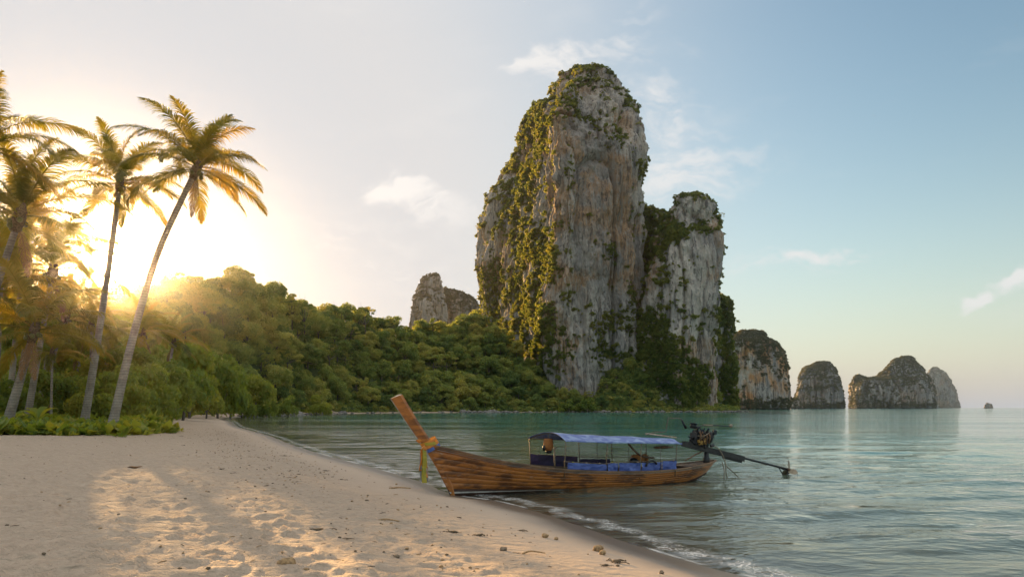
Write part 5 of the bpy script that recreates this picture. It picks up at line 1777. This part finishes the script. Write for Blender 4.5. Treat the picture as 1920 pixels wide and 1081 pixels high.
mb = MB(); mb.tube(catmull([on_shaft(5.55, .02), on_shaft(5.85, .02), on_shaft(5.95, -.08)], 4), [.01] * 9, 5); ebuild(mb, 'wire', 'rope')

# rope over the shaft, hanging into the water
rp = empty('mooring_rope', world_of((10.4, -.1, 1.1)), R(28)); tag(rp, 'pale rope looped over the engine shaft and trailing into the water', 'rope')
O_ = np.array([10.4, -.1, 1.1])
for nm, pth in (('rope_fall', [(9.7, 0, 1.02), (10.05, -.05, 1.14), (10.3, -.1, 1.18), (10.55, -.14, .95), (10.72, -.16, .55), (10.75, -.16, .2), (10.95, -.1, -.1)]),
                ('rope_fall', [(10.6, -.12, .62), (10.62, -.2, .3), (10.6, -.2, -.12)]),
                ('rope_fall', [(10.72, -.16, .5), (11.0, -.1, .34), (11.45, .0, .08), (11.6, 0, -.08)])):
    mb = MB(); q_ = catmull(pth, 6); mb.tube(q_ - O_, .018, 7); mb.build(nm, M['rope'], rp, True)

# ribbons tied round the stem
rib = empty('stem_ribbons', world_of((-.72, 0, 1.42)), R(28)); tag(rib, 'orange, yellow, blue and grey ribbons knotted round the boat stem', 'ribbons')
O_ = np.array([-.72, 0, 1.42])
for k, (mt, dz, grow) in enumerate([('rib_b', -.09, .03), ('rib_o', 0.02, .035), ('rib_y', .07, .045), ('rib_o', .14, .03)]):
    # band following the stem section, tilted
    c0 = np.array([-.62, 0, 1.50]) + np.array([-.5, 0, .85]) * dz
    th = np.linspace(0, 2 * np.pi, 33)
    ring = np.stack([c0[0] + (.20 + grow) * np.cos(th), (.085 + grow) * np.sin(th), c0[2] + (.11 - .09 * (k == 2)) * np.cos(th) + 0 * th], 1)
    ax = np.array([-.5, 0, .85]) * .05
    mb = MB(); mb.grid(np.stack([ring - ax - O_, ring + np.array([0, 0, .006]) - O_, ring + ax - O_], 1)); mb.build('wrap', M[mt], rib, True)
mb = MB(); mb.lump(np.array([-.84, -.1, 1.42]) - O_, (.075, .06, .08), 6, 2, .3); knot = mb.build('knot', M['rib_o'], rib, True)
mb = MB(); mb.lump(np.array([-.98, -.02, 1.64]) - O_, (.09, .03, .045), 8, 2, .4); mb.build('knot', M['rib_o'], rib, True)
gr = np.random.default_rng(9)
for k, (mt, x0, y0, L_, w_) in enumerate([('rib_o', -.93, -.10, .62, .055), ('rib_y', -.86, -.15, .96, .075), ('rib_g', -.80, -.1, .92, .06), ('rib_g', -.92, -.06, .93, .05), ('rib_o', -.82, -.13, .82, .05), ('rib_y', -.88, -.13, .85, .06)]):
    nn = 14
    v_ = np.linspace(0, 1, nn)[:, None]; u_ = np.linspace(-1, 1, 5)[None, :]
    xx = x0 + u_ * w_ * (.45 + .55 * v_ ** .5) + .03 * np.sin(v_ * 5 + k) * v_
    yy_r = y0 + .02 * np.cos(u_ * 3 + k) * v_ + .02 * np.sin(v_ * 9 + k * 2)
    zz_r = 1.42 - L_ * v_ + 0 * u_
    mb = MB(); mb.slab(np.stack([xx, yy_r + 0 * u_ + 0 * v_, zz_r], -1) - O_, .004, (0, 1, 0)); mb.build('tail', M[mt], knot, True)

# ------------------------------------------------------------------ litter on the sand
M['husk'] = simple('pale_husk', (0.42, 0.27, 0.13), 0.8, var=0.5, scale=25)
M['clod'] = simple('sandy_clod', (0.24, 0.18, 0.12), 0.9, var=0.4, scale=25)
M['weed'] = simple('dry_seaweed', (0.15, 0.11, 0.065), 0.9, var=0.5, scale=25)


def drop(px_, py_, kind, s_, lab, group, seed):
    Yg = 20.0
    for _ in range(12):      # walk the line of sight down to the sand
        Xg = (px_ - 960) / F * Yg
        gz = gz1(Xg, Yg)
        Yg = (CH - gz) * F / max(py_ - HOR, 1)
    Xg = (px_ - 960) / F * Yg
    gz = gz1(Xg, Yg)
    g_ = np.random.default_rng(seed)
    mb = MB()
    if kind in ('lump', 'weed'): s_ = s_ * 0.72
    if kind == 'leaf':
        n1 = 8
        v_ = np.linspace(0, 1, n1)[:, None]; u_ = np.linspace(-1, 1, 5)[None, :]
        wd = .26 * np.sin(np.pi * np.clip(v_ * .94 + .03, 0, 1))
        pt_ = np.stack([(v_ - .5) + 0 * u_, u_ * wd, .06 + .12 * u_ ** 2 * wd * 3 + .14 * (v_ - .5) ** 2 + .03 * np.sin(v_ * 9) + 0 * u_], -1)
        mb.slab(pt_ * s_, .006); o = mb.build('fallen_leaf', M['dry'], None, True, loc=(Xg, Yg, gz + .02), rot=(0, 0, g_.uniform(-.5, .5)))
        cat = 'leaf'
    elif kind == 'weed':
        for k in range(14):
            c = g_.normal(size=3) * np.array([.35, .2, .0]) * s_
            e_ = c + np.array([g_.normal() * .35, g_.normal() * .16, g_.uniform(0, .05)]) * s_
            m_ = (c + e_) / 2 + np.array([0, 0, .09 * s_])
            mb.tube(catmull([c, m_, e_], 3), [.03 * s_] * 7, 4)
        mb.lump((0, 0, .02), (.3 * s_, .18 * s_, .07 * s_), seed, 2, .5)
        o = mb.build('dry_seaweed', M['weed'], None, True, loc=(Xg, Yg, gz + .015)); cat = 'seaweed'
    elif kind == 'stick':
        pth = catmull([(-.5 * s_, 0, .02), (-.1 * s_, .06 * s_, .05), (.5 * s_, -.02, .02)], 5)
        mb.tube(pth, np.linspace(.05, .025, 11) * s_, 7)
        o = mb.build('driftwood', M['husk'], None, True, loc=(Xg, Yg, gz + .01), rot=(0, 0, g_.uniform(-.5, .3))); cat = 'driftwood'
    else:
        mb.lump((0, 0, .3 * s_), (.5 * s_, .42 * s_, .38 * s_), seed, 3, .3)
        o = mb.build('coconut_husk' if s_ > .1 else 'shell', M['husk'] if kind == 'husk' else M['clod'], None, True, loc=(Xg, Yg, gz)); cat = 'husk' if s_ > .1 else 'shell'
    tag(o, lab, cat, group)


GL = 'litter lying on the beach'
DR = [(253, 879, 'leaf', .42, 'orange curled leaf alone on the shaded sand below the palms'), (750, 917, 'stick', .62, 'thin brown stick on the wet sand left of the bow'),
      (1121, 1032, 'husk', .17, 'rounded orange husk, larger of a pair on the smooth sand'), (1130, 1039, 'husk', .11, 'smaller brown husk beside the rounded orange one'),
      (1022, 1007, 'husk', .12, 'orange flat husk on the smooth sand above the pair'), (1043, 1011, 'husk', .08, 'little orange husk right of the flat husk'),
      (944, 1033, 'lump', .15, 'dark upright lump on the rough sand at lower centre'), (727, 979, 'stick', .42, 'pale driftwood chip on the rough sand left of centre'),
      (743, 908, 'husk', .07, 'small husk just above the thin brown stick'), (654, 959, 'lump', .14, 'brown clod right of the leaf-strewn band'),
      (688, 940, 'lump', .12, 'dark clod below the bend of the waterline'), (538, 1064, 'husk', .2, 'ragged pale husk at the bottom of the sand'),
      (525, 1028, 'stick', .4, 'curved twig at lower centre-left'), (562, 1029, 'lump', .07, 'tiny clod right of the curved twig'), (743, 1046, 'lump', .12, 'round dark clod low on the rough sand'),
      (1240, 1075, 'lump', .1, 'small clod by the bottom edge under the waterline'), (1000, 1040, 'stick', .35, 'short twig right of the dark upright lump')]
for i, (a_, b_, k_, s_, lab) in enumerate(DR):
    drop(a_, b_, k_, s_, lab, GL, 50 + i)
WEEDS = [(430, 840), (418, 848), (405, 856), (466, 857), (484, 858), (382, 869), (413, 880), (440, 888), (476, 869), (428, 951), (487, 968), (418, 915), (392, 911), (610, 883), (560, 890), (900, 1005), (860, 972), (1155, 1054), (1135, 1062),
         (340, 818), (352, 822), (300, 812), (395, 826), (412, 838), (500, 912), (345, 835), (640, 900), (533, 855), (600, 995), (850, 1000), (980, 996)]
for i, (a_, b_) in enumerate(WEEDS):
    drop(a_, b_, 'weed', random.uniform(.16, .34), 'small dark clump of dried seaweed ' + ('far up the beach toward the palms' if b_ < 850 else 'on the middle of the beach' if b_ < 900 else 'on the near sand left of the bow' if a_ < 700 else 'on the near sand right of the bow'), 'clumps of dried seaweed ' + ('along the upper beach' if b_ < 900 else 'on the near sand'), 90 + i)
# crumbs too many to count
g = np.random.default_rng(61)
X = g.uniform(-30, 8, 26000); Y = g.uniform(6, 75, 26000)
dd = shore_d(X, Y); vdd = veg_d(X, Y)
band = np.exp(-((dd - 4.5) / 2.2) ** 2) + 0.12 * (dd > 2)
k = (dd > 1.2) & (vdd < 0) & (g.random(len(X)) < band * (0.35 + 0.9 * np.clip(vnoise(X / 2.2, Y / 2.2, None, 9), 0, 1)) * np.clip(30 / Y, 0.15, 1))
X, Y = X[k], Y[k]
Z = ground_z(X, Y, shore_d(X, Y), veg_d(X, Y))
CR = []
for kx in range(4):
    mb = MB(); gg = np.random.default_rng(kx)
    if kx < 2:
        mb.tube([(-.5, 0, .04), (0, .06, .1), (.5, 0, .03)], [.04, .06, .03], 4)
    else:
        mb.lump((0, 0, .1), (.3, .24, .14), kx, 1, .4)
    CR.append(mb.mesh('crumb', M['weed'] if kx % 2 else M['husk'], False))
scatter('beach_litter', np.stack([X, Y, Z], 1), g.uniform(.035, .13, len(X)), np.stack([g.uniform(-.1, .1, len(X)), g.uniform(-.1, .1, len(X)), g.uniform(0, 6.28, len(X))], 1), CR, 'twigs, shell bits and leaf crumbs scattered over the sand')
print('crumbs', len(X))

# ------------------------------------------------------------------ haze
m, w = newmat('haze')
vol = w.n('ShaderNodeVolumePrincipled', {'Color': (0.93, 0.94, 0.96, 1), 'Density': 0.000062, 'Anisotropy': 0.955})
out = w.n('ShaderNodeOutputMaterial')
w.t.links.new(vol.outputs[0], out.inputs['Volume'])
mb = MB(); mb.box((0, 0, 115), (12600, 12600, 242)); hz = mb.build('haze', m)
tag(hz, kind='stuff')
